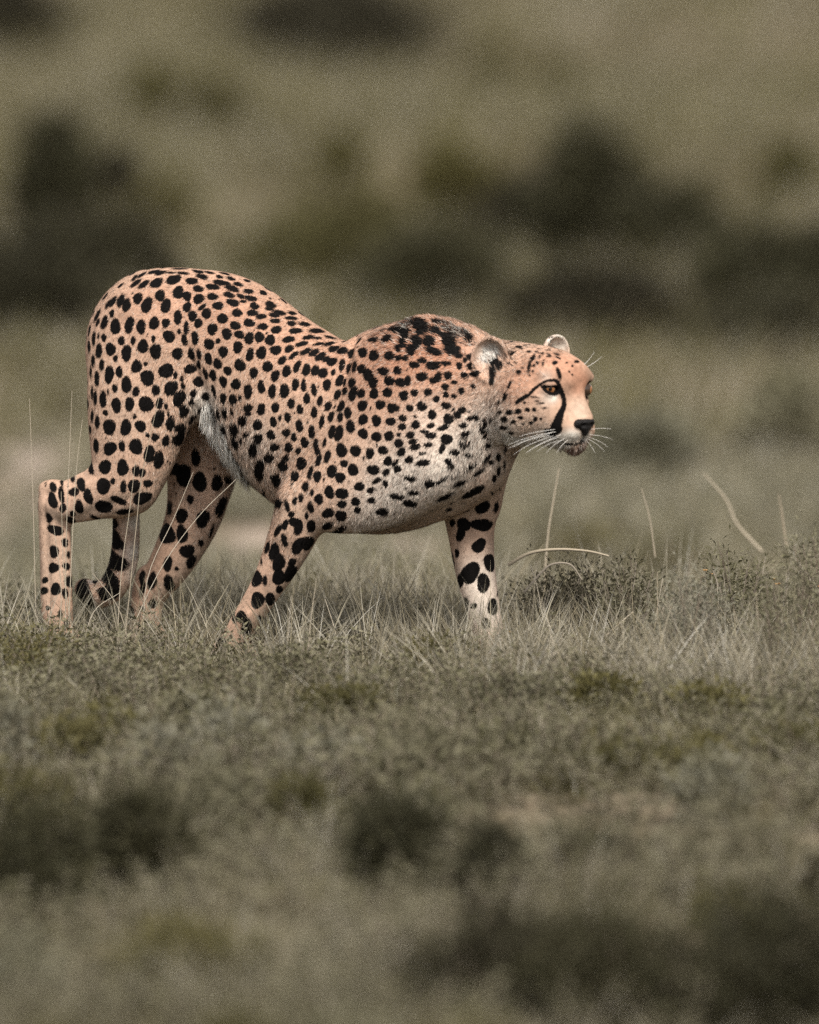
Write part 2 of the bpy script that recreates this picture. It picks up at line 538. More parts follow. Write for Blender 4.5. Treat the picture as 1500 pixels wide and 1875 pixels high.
# every spot of the flank in view, with some shade painted in as spots, read from the photograph: origin and scale of the reading, then x, y, half width, half height, tilt
SPOTS = {}
SPOTS[(130, 470, .23333)] = """855 93 55 15 0;700 78 40 10 5;780 125 50 9 0;880 128 45 12 5;650 118 45 18 -15;560 140 40 16 -35;500 165 30 14 -45;700 125 50 18 -10
510 205 45 17 -35;572 215 50 20 -35;672 203 55 30 -30;805 178 55 32 -25;948 190 45 25 8;1000 115 40 18 10;1030 155 40 20 15;1085 122 40 14 10
1110 235 50 22 10;1160 200 40 20 10;1205 130 40 14 15;1165 155 30 14 12;1255 170 35 14 15;998 250 36 25 0;1200 205 50 18 15;1240 245 35 14 15
1270 250 45 22 20;1315 215 35 16 15;1395 270 38 18 10;1240 298 40 22 12;1335 310 35 16 20;1410 325 45 20 12;845 278 38 48 30;910 308 34 34 30
1003 330 40 35 -15;1110 312 45 25 5;1272 360 45 27 8;1350 350 25 12 0;1440 385 36 24 10;700 303 34 44 25;525 325 30 46 20;595 378 36 60 15
437 378 28 56 15;390 345 24 55 20;330 350 18 45 35;295 370 14 45 35;745 385 36 50 15;840 475 28 55 8;912 395 28 42 20;1030 395 40 16 -40
1155 385 42 28 5;1065 445 35 36 20;955 465 30 40 20;1000 520 28 38 25;1190 485 42 34 -15;1305 440 40 28 5;1425 440 40 24 5;1400 518 40 30 0
1290 540 36 32 10;320 445 16 32 15;205 460 16 48 25;262 518 24 52 15;210 515 12 30 20;348 548 36 58 8;458 535 32 60 8;550 550 32 56 0
653 522 34 50 8;745 520 28 36 0;905 560 20 50 5;770 625 42 44 10;890 655 22 42 -10;850 588 16 20 0;1110 568 38 40 25;1225 605 34 44 0
1322 610 34 30 0;1400 640 34 42 10;1480 630 36 36 0;975 640 26 48 -3;1085 685 34 42 0;1155 660 18 20 0;178 640 14 52 3;258 635 18 34 0
215 625 8 25 0;395 660 24 36 0;487 658 18 34 0;647 645 16 24 0;565 703 36 54 5;310 725 34 50 0;218 740 24 52 0;140 705 16 50 0
435 755 36 56 5;665 742 42 52 10;835 760 36 46 0;945 765 22 50 -15;1005 765 18 44 -12;1078 800 26 42 -10;1195 745 36 38 0;1310 710 36 42 10
1405 770 28 48 8;1495 755 36 46 0;350 800 18 24 0;240 850 18 44 0;172 820 14 48 0;515 860 36 50 0;585 840 16 16 0;745 895 50 54 10
600 950 46 60 8;820 925 16 28 0;935 880 44 34 0;1002 850 14 34 -15;1150 840 30 42 -10;1230 895 28 34 -10;1327 850 40 44 0;1435 910 30 42 15
1055 915 16 48 -15;1113 930 24 46 -10;300 925 32 64 0;378 905 24 46 0;203 955 18 54 0;155 900 10 50 0;435 1005 36 60 5;345 1033 20 32 0
510 1060 26 36 0;665 1045 30 40 15;785 1030 42 60 25;870 960 16 22 0;880 1012 18 26 0;1000 980 40 36 0;1295 1000 34 42 0;1195 980 28 40 -5
1390 1055 32 48 0;1120 1050 14 50 -15;290 1060 8 22 0;250 1120 26 58 0;190 1110 14 60 0;165 1070 10 50 0;355 1165 34 54 0;460 1155 34 48 0
590 1155 50 58 10;695 1150 28 38 10;850 1110 44 56 20;945 1140 22 24 0;1065 1095 28 30 0;1270 1120 28 40 -5;1195 1110 24 38 -10;1325 1105 14 20 0
1040 1200 42 28 0;885 1210 34 46 20;745 1170 14 26 0;1205 1225 20 40 -10;1260 1215 14 26 0;1155 1235 12 40 -15;1390 1190 30 36 0;270 1225 20 22 0
205 1300 18 52 0;165 1250 12 45 0;300 1335 44 58 -15;430 1340 38 56 5;545 1330 38 42 0;685 1275 40 66 15;780 1305 30 56 12;765 1230 10 30 0
500 1255 16 18 0;600 1400 16 20 0;660 1415 28 32 0;745 1445 28 40 0;1345 1285 30 40 -10;1465 1320 34 38 0;1280 1345 28 46 -15;1370 1395 22 28 0
1430 1515 32 46 -10;1330 1440 16 22 0;1285 1455 22 50 -20;305 1505 46 48 -15;400 1485 24 38 0;510 1490 48 54 5;615 1550 40 60 15;690 1595 36 66 12
195 1485 20 56 -5;148 1480 12 55 -5;265 1650 44 50 -15;405 1655 42 56 0;155 1650 20 50 0;510 1680 26 44 0;560 1695 25 30 0;100 1600 14 30 0
860 1345 40 36 0;850 1430 34 60 30;1135 1455 32 50 0;980 1575 34 60 0;1205 1590 28 50 15;890 1685 40 56 10;800 1655 55 26 25;1390 1230 20 20 0"""  # the dark blotch on the far leg is shade, painted like a spot
SPOTS[(370, 480, .23333)] = """540 330 40 22 15;530 365 36 14 5;610 395 45 18 10;565 415 42 16 5;575 460 34 18 5;710 400 35 14 10;700 437 45 14 5;705 480 36 20 5
810 485 45 16 5;890 470 60 12 15;465 425 36 20 0;478 505 40 24 -5;585 530 40 26 -5;735 538 45 22 0;905 538 60 18 5;535 610 38 36 10
445 590 32 32 10;680 605 44 24 -8;840 588 45 16 -5;905 595 32 12 0;1010 590 45 12 15;1040 565 35 10 15;920 640 45 12 -10;1000 640 50 14 -10
785 640 45 18 -15;685 680 36 24 -25;580 690 38 36 -10;815 700 42 20 -25;880 710 45 22 -25;930 740 42 26 -30;720 730 42 18 -35;630 770 38 26 -40
515 820 34 42 30;1035 680 45 20 -20;975 760 34 18 -30;1020 780 40 28 -30;1100 690 40 24 -25;1175 715 22 36 20;1260 705 36 34 0;1350 730 38 38 0
1340 605 42 20 -8;1455 600 36 28 0;1475 735 38 34 0;745 820 22 48 30;820 845 28 44 20;890 850 28 42 25;950 870 32 40 25;1030 865 16 26 20
1100 805 22 46 15;1155 830 16 40 15;1195 820 16 44 12;1250 835 30 34 0;1305 885 36 48 0;665 855 30 46 20;575 890 28 48 15;735 960 24 48 5
798 968 20 44 3;880 1005 20 46 -5;980 962 30 40 15;1080 930 28 42 25;1120 945 12 35 15;1175 945 26 40 15;1345 945 34 38 10;1425 855 38 32 0
1470 930 36 36 0;465 980 26 48 0;550 1015 28 48 0;648 1010 34 50 8;1065 1040 24 40 30;1120 1010 20 32 20;1185 1030 30 54 15;1250 1030 28 34 15
1350 1032 34 36 0;1455 1022 36 30 0;700 1110 26 38 -5;822 1070 24 44 5;925 1090 20 40 5;990 1130 24 40 15;575 1140 30 36 15;465 1155 30 42 0
770 1155 24 38 0;880 1180 24 40 0;1090 1130 24 40 20;1145 1180 26 44 8;1260 1125 36 38 0;1400 1118 38 32 0;1485 1145 30 34 0;672 1215 24 38 0
560 1255 24 38 0;440 1275 32 36 0;610 1225 12 28 10;765 1285 26 46 0;940 1250 18 58 12;1015 1215 20 38 20;1085 1215 22 36 15;1165 1290 32 46 0
1265 1235 34 38 0;1370 1245 34 40 0;1480 1250 34 30 0;540 1355 30 34 0;662 1338 28 32 0;860 1335 24 46 0;720 1375 22 30 0;1020 1330 26 46 10
1075 1345 30 56 10;1265 1345 34 38 0;1370 1370 34 36 0;1470 1365 32 36 0;440 1385 32 36 0;805 1415 28 40 0;570 1450 32 30 0;680 1455 30 36 0
755 1480 20 26 0;895 1430 20 40 10;960 1420 14 40 15;905 1480 20 38 10;1095 1475 38 52 0;1205 1480 36 44 0;1318 1500 30 38 0;1420 1475 34 32 0
525 1535 34 36 0;660 1535 26 26 0;780 1580 40 42 0;635 1600 36 40 0;985 1525 22 50 12;915 1555 20 46 15;1115 1580 26 30 0;1020 1640 36 46 0
1185 1630 38 42 0;1345 1630 42 38 0;1460 1560 30 34 10;458 1580 30 36 -10;850 1650 18 50 15;905 1680 28 44 12;1085 1690 34 40 0;585 1690 36 40 0
735 1690 36 36 0;450 1650 34 50 -10"""
SPOTS[(600, 550, .23333)] = """545 225 34 30 0;615 250 40 40 0;595 325 30 40 0;560 372 26 32 0;740 200 60 60 20;700 320 36 50 0;800 320 45 40 30;840 400 60 28 20
660 385 36 40 0;880 180 40 18 10;855 240 40 30 20;960 310 50 50 10;980 385 60 40 0;1030 435 30 20 0;910 270 20 20 0;985 245 45 22 30
1090 260 50 20 40;1130 310 30 30 0;490 430 36 32 0;560 450 24 22 0;610 452 24 22 0;745 470 30 22 0;680 505 38 26 0;830 510 48 34 -5
930 495 36 20 5;1035 512 24 26 0;1080 468 18 18 0;1130 510 28 28 0;550 548 32 30 0;740 598 46 32 5;830 625 26 28 0;870 600 26 36 10
945 588 28 32 0;1075 588 30 22 0;1150 575 28 18 0;995 643 20 16 0;575 643 38 32 0;630 632 26 36 0;485 630 36 30 0;925 680 26 26 0
1050 710 24 24 0;1145 672 18 16 0;600 745 36 34 0;682 725 26 28 0;790 718 28 28 0;930 740 20 24 0;992 750 20 18 0;470 722 36 30 0
855 775 26 24 0;740 830 34 34 20;645 843 26 26 0;525 842 36 28 0;930 825 34 26 0;820 895 32 34 0;950 930 40 36 0;1055 860 28 24 0
1020 900 26 28 0;1110 870 12 12 0;1165 915 26 24 0;1115 925 24 16 0;590 922 28 26 0;690 910 14 14 0;585 990 30 26 0;693 975 32 30 0
495 952 34 28 0;810 982 28 20 -10;910 998 46 20 -20;1065 980 30 22 0;1245 930 22 30 0;1230 995 32 40 0;650 1055 32 26 0;760 1030 34 14 5
810 1060 42 24 -5;935 1090 40 40 -20;1080 1045 36 22 0;1255 1060 28 24 0;560 1052 18 18 0;482 1062 30 36 0;560 1120 32 32 0;670 1108 36 20 -10
690 1150 40 22 -10;790 1132 28 20 0;1075 1118 36 24 0;900 1160 20 40 20;1260 1135 22 24 0;1000 1190 40 22 10;1095 1195 36 26 0;580 1190 28 34 25
640 1250 30 28 0;750 1275 48 24 -8;745 1200 30 12 0;470 1265 28 30 0;530 1275 34 16 -45;960 1270 40 26 20;1255 1225 30 22 -35;1130 1300 50 20 -30
1345 1230 18 34 0;1285 1272 18 18 0;1185 1350 55 16 -32;1005 1365 40 14 -45;1310 1400 16 30 0;1345 1340 14 36 5;1390 1290 10 40 0;1400 1170 10 30 0
550 1320 26 28 0;460 1350 30 22 -40;385 1415 34 18 -30;650 1395 48 22 10;455 1435 20 26 0;800 1440 40 28 0;900 1410 50 16 -35;1040 1435 60 18 -25
1350 1475 12 45 0;1145 1505 85 26 -28;675 1510 40 18 0;550 1540 50 22 10;925 1545 65 16 -28;1295 1520 18 36 0;345 1570 28 24 0;340 1490 32 22 -35
250 1460 40 30 -10;115 1520 42 36 0;20 1510 24 44 0;645 1595 50 26 5;1215 1615 55 45 -15;1325 1625 14 40 10;220 1580 34 30 0;115 1597 26 24 0
430 1660 46 28 5;235 1645 26 24 0;110 1690 34 34 0;955 1640 20 18 0;20 1665 30 30 0"""
SPOTS[(340, 820, .23474)] = """715 250 34 50 -25;605 360 36 50 -20;715 425 40 40 0;935 300 22 40 5;900 390 18 36 5;985 350 14 28 0;1040 400 30 42 -5;1120 345 34 46 -5
1220 355 42 40 -15;1220 440 32 28 0;975 465 22 44 -8;1110 510 42 34 -10;1210 532 38 38 0;850 415 18 30 0;790 450 16 50 -15;825 518 22 24 0
945 530 14 30 0;980 612 32 42 15;845 578 34 34 20;880 620 32 56 15;775 600 22 40 25;720 640 20 48 30;770 720 22 48 -15;1105 612 42 24 -20
880 765 40 64 25;955 745 44 52 25;1165 660 80 24 -12;690 810 38 60 10;725 895 46 62 10;635 780 16 48 20;830 895 26 36 25;550 1020 34 62 5
620 1035 16 36 0;728 1010 48 52 20;825 985 40 62 30;590 885 8 25 0;515 975 12 48 20;735 1108 28 26 0;560 1190 48 56 10;663 1185 36 42 0
705 1210 14 45 30;430 1320 38 46 10;480 1405 38 52 10;595 1355 28 34 10;445 1150 10 45 20;375 1300 14 60 12;270 1515 36 46 20;350 1475 14 18 0
340 1590 36 46 5;465 1555 20 40 -5;235 1620 36 46 0;155 1735 26 46 10;255 1735 32 30 0;370 1700 30 24 0"""
SPOTS[(40, 830, .3)] = """360 185 24 36 -10;497 200 36 48 -15;555 170 14 20 0;685 200 32 40 5;620 205 18 34 0;770 185 28 20 0;735 275 56 34 -25;405 265 24 46 -10
590 285 45 18 20;500 325 46 34 15;350 330 22 42 -15;250 335 18 30 10;190 205 18 34 -15;240 250 16 55 -10;185 285 26 44 -15;318 235 30 24 0
310 150 14 24 20;625 358 50 16 -5;460 398 40 10 10;300 412 28 18 25;165 395 14 28 -15;205 470 45 28 20;265 545 20 24 0;195 600 26 34 -10
285 620 10 20 0;190 700 28 30 0;275 690 22 20 0;205 830 30 34 0;140 775 18 18 0;295 785 20 34 0;265 855 18 30 0;130 840 20 22 0
160 945 14 14 0;235 985 14 26 0;275 1040 16 26 0;310 370 16 16 0;245 175 10 26 0;985 135 42 60 -10;925 95 40 34 20;900 330 16 38 0
1028 280 18 30 -5;1085 175 36 62 -5;1192 180 28 52 5;1258 155 22 24 0;1240 30 26 34 0;975 380 32 44 0;1105 400 36 50 10;978 492 32 50 0
1220 325 24 58 25;875 490 42 60 10;1010 598 40 38 -15;1095 548 16 20 0;890 675 24 46 5;1035 665 24 40 35;1160 475 10 45 20;795 780 24 56 10
900 800 30 46 -15;945 705 12 14 0;735 760 18 45 10;675 810 16 30 0;735 830 16 40 15;800 918 28 26 0;735 950 18 18 0;665 915 14 20 0
668 975 20 34 0;775 1065 46 34 30;720 1215 24 16 0;795 1220 28 18 0;710 1180 20 12 0;725 1275 24 16 0
560 520 28 60 -15;555 650 36 76 -25;520 745 34 60 -25;550 840 48 50 0;380 850 50 105 0;450 950 60 40 0;500 860 40 40 0;350 900 30 60 0;560 425 22 30 0"""
SPOTS[(740, 820, .28)] = """515 505 75 34 3;390 500 40 40 0;370 560 26 50 20;315 490 16 26 0;290 620 18 44 0;490 640 36 46 35;345 690 14 26 0;320 740 14 50 -10
565 750 34 50 -10;430 820 50 66 25;520 885 38 54 0;365 870 20 46 10;585 1040 34 46 -5;400 1045 22 60 -10;455 1035 20 20 0;535 1150 28 36 0
645 1215 14 20 0;612 940 8 30 0;605 385 14 30 5"""
SPOTS[(820, 570, .21333)] = """610 305 26 16 0;555 262 20 10 0;665 290 14 8 0;540 370 36 18 15;700 470 14 48 15;735 400 14 34 20;770 440 12 18 0;818 445 8 20 15
790 390 8 14 0;760 345 14 8 0;815 360 14 10 0;870 385 22 10 0;920 440 22 18 0;955 530 16 52 -12;610 522 22 18 0;700 345 16 10 0
740 465 10 14 0;950 400 24 8 25;1110 430 22 12 0;1070 470 10 10 0;1045 520 8 10 0;940 370 20 8 25;1020 440 10 8 0;1070 545 10 10 0
860 330 20 8 0;530 630 12 36 25;490 735 16 36 20;440 770 20 12 0;530 862 30 22 0;605 858 26 22 0;685 845 20 18 0;742 845 18 16 0
485 925 32 22 0;565 948 22 16 0;628 912 20 16 0;752 925 18 22 0;715 958 18 16 0;475 995 40 16 5;545 1040 24 14 0;445 860 20 18 0
660 785 14 10 0;385 900 18 22 0;480 1100 34 10 30;650 965 10 8 0;800 925 12 12 0;930 1015 42 44 0;895 1080 44 26 30;860 1030 28 26 0
740 735 34 8 8;800 790 30 8 -5;830 830 30 7 -5;770 770 24 7 0;905 1110 30 14 20;445 470 26 34 0;400 440 36 40 10;385 520 26 50 10;375 590 22 34 0"""  # the last entries paint shade into the hollow of the near ear
for (ox, oy, sc_), txt in SPOTS.items():
    for e_ in txt.replace('\n', ';').split(';'):
        q_ = [float(t_) for t_ in e_.split()]
        if len(q_) == 5:
            spot_px(ox + q_[0] * sc_, oy + q_[1] * sc_, q_[2] * sc_ * 1.18, q_[3] * sc_ * 1.15, q_[4])

def stroke(pts, o=(820, 570, .21333)):
    """dark line on the coat: x, y, half width"""
    P = cr(pts, 8)
    for x, y, w in P:
        spot_px(o[0] + x * o[2], o[1] + y * o[2], w * o[2], w * o[2], 0)
stroke([(590, 785, 16), (640, 748, 20), (700, 712, 15), (740, 668, 14), (790, 630, 12)])                 # line from the outer corner of the eye
stroke([(790, 630, 12), (830, 605, 12), (880, 592, 13), (935, 600, 18), (958, 640, 20)])                 # upper lid
stroke([(800, 640, 9), (840, 680, 10), (885, 712, 11), (935, 708, 14), (958, 680, 18)])                  # lower lid
stroke([(950, 640, 20), (976, 690, 22), (998, 760, 20), (994, 820, 22), (968, 880, 30), (945, 945, 38), (925, 1000, 42)])   # tear mark
stroke([(960, 1108, 8), (1010, 1132, 9), (1060, 1138, 13), (1120, 1130, 13), (1165, 1108, 10)])                             # lips
stroke([(1172, 1050, 6), (1166, 1100, 6)])
stroke([(1225, 612, 7), (1200, 640, 8), (1195, 690, 8)])
for E_ in (EYE_N, EYE_F):
    de_ = np.linalg.norm(V - E_, axis=1)
    SPOT[de_ < EYE_R + .006] = .003
# coat on the side away from the photograph: spots at an even spacing, and small flecks among all of them
vis = (NV @ FWD < -0.05)
cand = np.flatnonzero(~vis | ((V[:, 0] < 0.02) & (V[:, 2] > .47)))
rng.shuffle(cand)
taken = KDTree(6000); placed = []
grid = {}
for i_ in cand[:60000]:
    c = V[i_]
    key = tuple(np.floor(c / 0.031).astype(int))
    ok_ = True
    for a_ in (-1, 0, 1):
        for b_ in (-1, 0, 1):
            for c_ in (-1, 0, 1):
                for q_ in grid.get((key[0] + a_, key[1] + b_, key[2] + c_), ()):
                    if np.sum((q_ - c) ** 2) < 0.031 ** 2:
                        ok_ = False
    if ok_ and SPOT[i_] < -0.013 and len(placed) < 1100:
        grid.setdefault(key, []).append(c); placed.append(i_)
for i_ in placed:
    n = NV[i_]
    t1 = np.cross(n, (0.3, 0.2, 1.0)); t1 /= np.linalg.norm(t1)
    r_ = rng.uniform(.008, .0115)
    stamp(V[i_], n, t1, np.cross(n, t1), r_ * rng.uniform(.75, 1), r_ * rng.uniform(.9, 1.2))
fl = rng.choice(len(V), 1500, replace=False)
for i_ in fl:
    if SPOT[i_] < -0.0045 and V[i_][2] > 0.32 and V[i_][0] < 0.13:
        n = NV[i_]
        t1 = np.cross(n, (0.3, 0.2, 1.0)); t1 /= np.linalg.norm(t1)
        r_ = rng.uniform(.0012, .0030)
        stamp(V[i_], n, t1, np.cross(n, t1), r_, r_ * 1.5)

hd = np.flatnonzero((np.abs((V - HC) @ UH - .055) < .04) & (np.abs((V - HC) @ FH) < .075) & (NV @ UH > .25) & (np.abs((V - HC) @ RH) < .085))
for i_ in rng.choice(hd, 90, replace=False):
    n = NV[i_]
    t1 = FH - n * (FH @ n); t1 /= np.linalg.norm(t1)
    stamp(V[i_], n, t1, np.cross(n, t1), rng.uniform(.0025, .0055), rng.uniform(.0014, .0028))
tb = hit(168, 1072)[0]
if tb is not None:
    SPOT[(np.abs((V - tb) @ (RGT * .9 + UPV * .4)) < .005) & (np.linalg.norm(V - tb, axis=1) < .06)] = -.01
# ---- colour of the coat between the spots
TAN, GIN, WHI, PAL, BRO, DRK = (np.array(c) for c in ((.445, .293, .212), (.375, .185, .118), (.68, .63, .56), (.53, .41, .32), (.11, .065, .045), (.02, .017, .015)))
TONE = np.tile(TAN, (len(V), 1))
under = smooth01((-NV[:, 2] - 0.1) / 0.6)[:, None]
TONE = TONE * (1 - .6 * under) + PAL * .6 * under
def tint(lst, col):
    global TONE
    for px, py, r, a in lst:
        c, n = hit(px, py)
        if c is None:
            continue
        w = a * np.exp(-((V - c) ** 2).sum(1) / (r / S) ** 2)
        TONE = TONE * (1 - w[:, None]) + col * w[:, None]
tint([(700, 625, 90, .6), (770, 640, 90, .85), (825, 655, 70, .6), (430, 560, 80, .5), (520, 615, 80, .4), (330, 545, 80, .35), (600, 645, 70, .45), (690, 700, 80, .35),
      (250, 560, 60, .25), (880, 880, 30, .3), (960, 680, 50, .6), (1030, 662, 40, .65), (1060, 690, 30, .65), (945, 715, 30, .4), (1072, 702, 14, .8), (1058, 715, 12, .6), (1000, 660, 40, .3)], GIN)
tint([(740, 880, 70, .6), (820, 870, 60, .55), (700, 935, 60, .5), (660, 965, 40, .3), (890, 790, 50, .5), (850, 825, 60, .45), (905, 760, 30, .35), (780, 760, 40, .25),
      (378, 742, 32, .85), (398, 790, 28, .9), (440, 862, 24, .9), (480, 905, 22, .9), (470, 820, 50, .35), (1045, 799, 13, .97), (1056, 800, 12, .97), (1032, 801, 11, .95), (1012, 806, 16, .95), (1030, 815, 10, .95), (1003, 800, 18, .8), (1020, 812, 16, .95), (990, 803, 14, .7), (1040, 818, 9, .8), (1066, 803, 10, .95), (1074, 800, 9, .95),
      (1000, 730, 14, .35), (1013, 727, 9, .9), (925, 790, 30, .45), (1000, 690, 12, .3), (880, 1060, 50, .6), (890, 1125, 45, .7), (915, 860, 30, .3),
      (250, 955, 22, .95), (250, 1010, 22, .95), (245, 1050, 16, .7), (168, 1065, 8, .6), (330, 900, 40, .1), (265, 1180, 30, .6), (415, 1215, 30, .5), (890, 650, 24, .6), (905, 640, 14, .6), (1015, 628, 16, .95), (1022, 618, 12, .95), (1028, 630, 14, .9), (1008, 624, 10, .9)], WHI)
tint([(1062, 748, 20, .65), (1068, 765, 10, .5), (975, 770, 30, .35), (100, 1050, 60, .3), (105, 950, 60, .2), (540, 940, 40, .3), (235, 760, 60, .2)], PAL)
tint([(1058, 822, 8, .9), (1048, 825, 7, .7), (1067, 816, 6, .8), (1030, 788, 8, .3)], BRO)
tint([(906, 676, 9, .9), (902, 690, 7, .8), (1020, 648, 6, .7)], DRK)  # ear hollows: their shade is put into the coat colour

def cell_noise(P, size, seed):
    """smooth value noise over points, 0..1"""
    q = P / size; i = np.floor(q).astype(np.int64); f = q - i; f = f * f * (3 - 2 * f)
    def h(a, b_, c):
        x = (a * 73856093) ^ (b_ * 19349663) ^ (c * 83492791) ^ seed
        x = (x ^ (x >> 13)) * 1274126177
        return ((x ^ (x >> 16)) & 0xffff) / 65535.0
    o = 0
    for dx in (0, 1):
        for dy in (0, 1):
            for dz in (0, 1):
                w = (f[:, 0] if dx else 1 - f[:, 0]) * (f[:, 1] if dy else 1 - f[:, 1]) * (f[:, 2] if dz else 1 - f[:, 2])
                o = o + w * h(i[:, 0] + dx, i[:, 1] + dy, i[:, 2] + dz)
    return o
head_w = smooth01(1.6 - np.linalg.norm(V - HC, axis=1) / .10)
mot = (cell_noise(V, .0055, 21) - .5) * (.35 + .75 * head_w) + (cell_noise(V, .03, 22) - .5) * .25
TONE = np.clip(TONE * (1 + mot)[:, None], .01, .75)
# ---- fur: direction (as seen) and length over the coat
FUR = np.array([   # px, py, dx, dy, length mm
 (300, 560, -.8, .5, 7), (200, 640, -.3, 1, 7), (250, 750, -.3, 1, 7), (230, 850, -.2, 1, 7), (170, 890, -.8, .6, 6), (100, 950, .0, 1, 5), (100, 1100, 0, 1, 5), (420, 580, -.8, .5, 7), (520, 650, -.8, .6, 7),
 (500, 760, -.6, .8, 7), (400, 700, -.3, 1, 7), (385, 760, .2, 1, 16), (405, 800, .2, 1, 20), (440, 865, .0, 1, 22), (485, 912, -.2, 1, 18), (600, 700, -.6, .8, 7), (650, 640, -.8, .5, 8), (620, 820, -.6, .8, 7), (720, 600, -.8, -.5, 16), (780, 590, -.7, -.4, 17),
 (840, 605, -.8, -.3, 18), (760, 680, -.7, .6, 9), (850, 680, -.9, .4, 9), (700, 760, -.7, .7, 7), (800, 780, -.6, .8, 9), (880, 790, -.4, 1, 13), (850, 860, -.2, 1, 12), (760, 900, -.4, 1, 11), (690, 970, -.4, 1, 12), (640, 900, -.7, .8, 7),
 (900, 900, 0, 1, 8), (880, 1000, 0, 1, 5), (890, 1130, 0, 1, 5), (540, 950, -.3, 1, 6), (480, 1080, -.4, 1, 5), (410, 1200, -.4, 1, 5), (370, 880, -.2, 1, 6), (310, 1030, -.3, 1, 5), (265, 1150, 0, 1, 5), (235, 1000, 0, 1, 9), (180, 1090, -1, .3, 10),
 (1066, 765, -.5, -.8, 2), (1050, 720, -.4, -1, 3), (1030, 670, -.8, -.5, 4), (960, 650, -1, -.2, 6), (930, 700, -1, .2, 6), (980, 745, -.9, .3, 5), (950, 790, -.7, .8, 10), (1000, 805, -.5, .9, 8), (1030, 785, -.9, .2, 3), (1055, 824, .1, 1, 11), (1006, 712, -.6, .4, 1.5), (1020, 720, -.5, .6, 2),
 (900, 650, -.4, -.7, 15), (908, 662, -.2, -.9, 14), (875, 640, .2, -1, 4), (1018, 628, .1, -1, 6), (910, 730, -.5, .8, 12), (895, 690, .3, .8, 7)])
vx_ = V - CAM
zz = vx_ @ FWD
VPX = 750 + (vx_ @ RGT) / zz * FD * S
VPY = 937.5 - (vx_ @ UPV) / zz * FD * S
num = np.zeros((len(V), 3)); den = np.zeros(len(V))
for px, py, dx, dy, ln in FUR:
    w = 1.0 / (((VPX - px) ** 2 + (VPY - py) ** 2) + 120.0) ** 1.5
    L = math.hypot(dx, dy)
    num += w[:, None] * np.array([dx / L, dy / L, ln]); den += w
num /= den[:, None]
FLOW = num[:, :1] * RGT - num[:, 1:2] * UPV
FLEN = num[:, 2] * 0.001

cheetah = bpy.data.objects.new('cheetah', None)
COL.objects.link(cheetah)
cheetah.location = (float(V[:, 0].mean()), float(V[:, 1].mean()), 0.0)
cheetah.empty_display_size = 0.2
set_props(cheetah, 'slender spotted cheetah stalking through short grass, head lowered and turned, black tear marks', 'cheetah')
OFF = np.array(cheetah.location)

m_coat, n, l, b = new_mat('coat')
at = n.new('ShaderNodeAttribute'); at.attribute_name = 'tone'
asp = n.new('ShaderNodeAttribute'); asp.attribute_name = 'spot'
tc = n.new('ShaderNodeTexCoord')
nz = n.new('ShaderNodeTexNoise'); nz.inputs['Scale'].default_value = 420; nz.inputs['Detail'].default_value = 2
l.new(tc.outputs['Object'], nz.inputs['Vector'])
ad = n.new('ShaderNodeMath'); ad.operation = 'MULTIPLY_ADD'; ad.inputs[1].default_value = 0.005; ad.inputs[2].default_value = -0.0025
l.new(nz.outputs['Fac'], ad.inputs[0])
a2 = n.new('ShaderNodeMath'); a2.operation = 'ADD'
l.new(asp.outputs['Fac'], a2.inputs[0]); l.new(ad.outputs[0], a2.inputs[1])
mr = n.new('ShaderNodeMapRange'); mr.inputs['From Min'].default_value = -0.0008; mr.inputs['From Max'].default_value = 0.0009
l.new(a2.outputs[0], mr.inputs['Value'])
mx = n.new('ShaderNodeMix'); mx.data_type = 'RGBA'
l.new(mr.outputs[0], mx.inputs['Factor']); l.new(at.outputs['Color'], mx.inputs['A']); mx.inputs['B'].default_value = (.005, .0042, .004, 1)
l.new(mx.outputs['Result'], b.inputs['Base Color'])
b.inputs['Roughness'].default_value = 0.8
b.inputs['Specular IOR Level'].default_value = 0.06
bp = n.new('ShaderNodeBump'); bp.inputs['Strength'].default_value = 0.25; bp.inputs['Distance'].default_value = 0.002
l.new(nz.outputs['Fac'], bp.inputs['Height']); l.new(bp.outputs[0], b.inputs['Normal'])

body = mesh_obj('body', V - OFF, F, m_coat, cheetah)
at_ = body.data.attributes.new('tone', 'FLOAT_COLOR', 'POINT')
at_.data.foreach_set('color', np.hstack([TONE, np.ones((len(V), 1))]).astype(np.float32).ravel())
at_ = body.data.attributes.new('spot', 'FLOAT', 'POINT')
at_.data.foreach_set('value', SPOT.astype(np.float32))

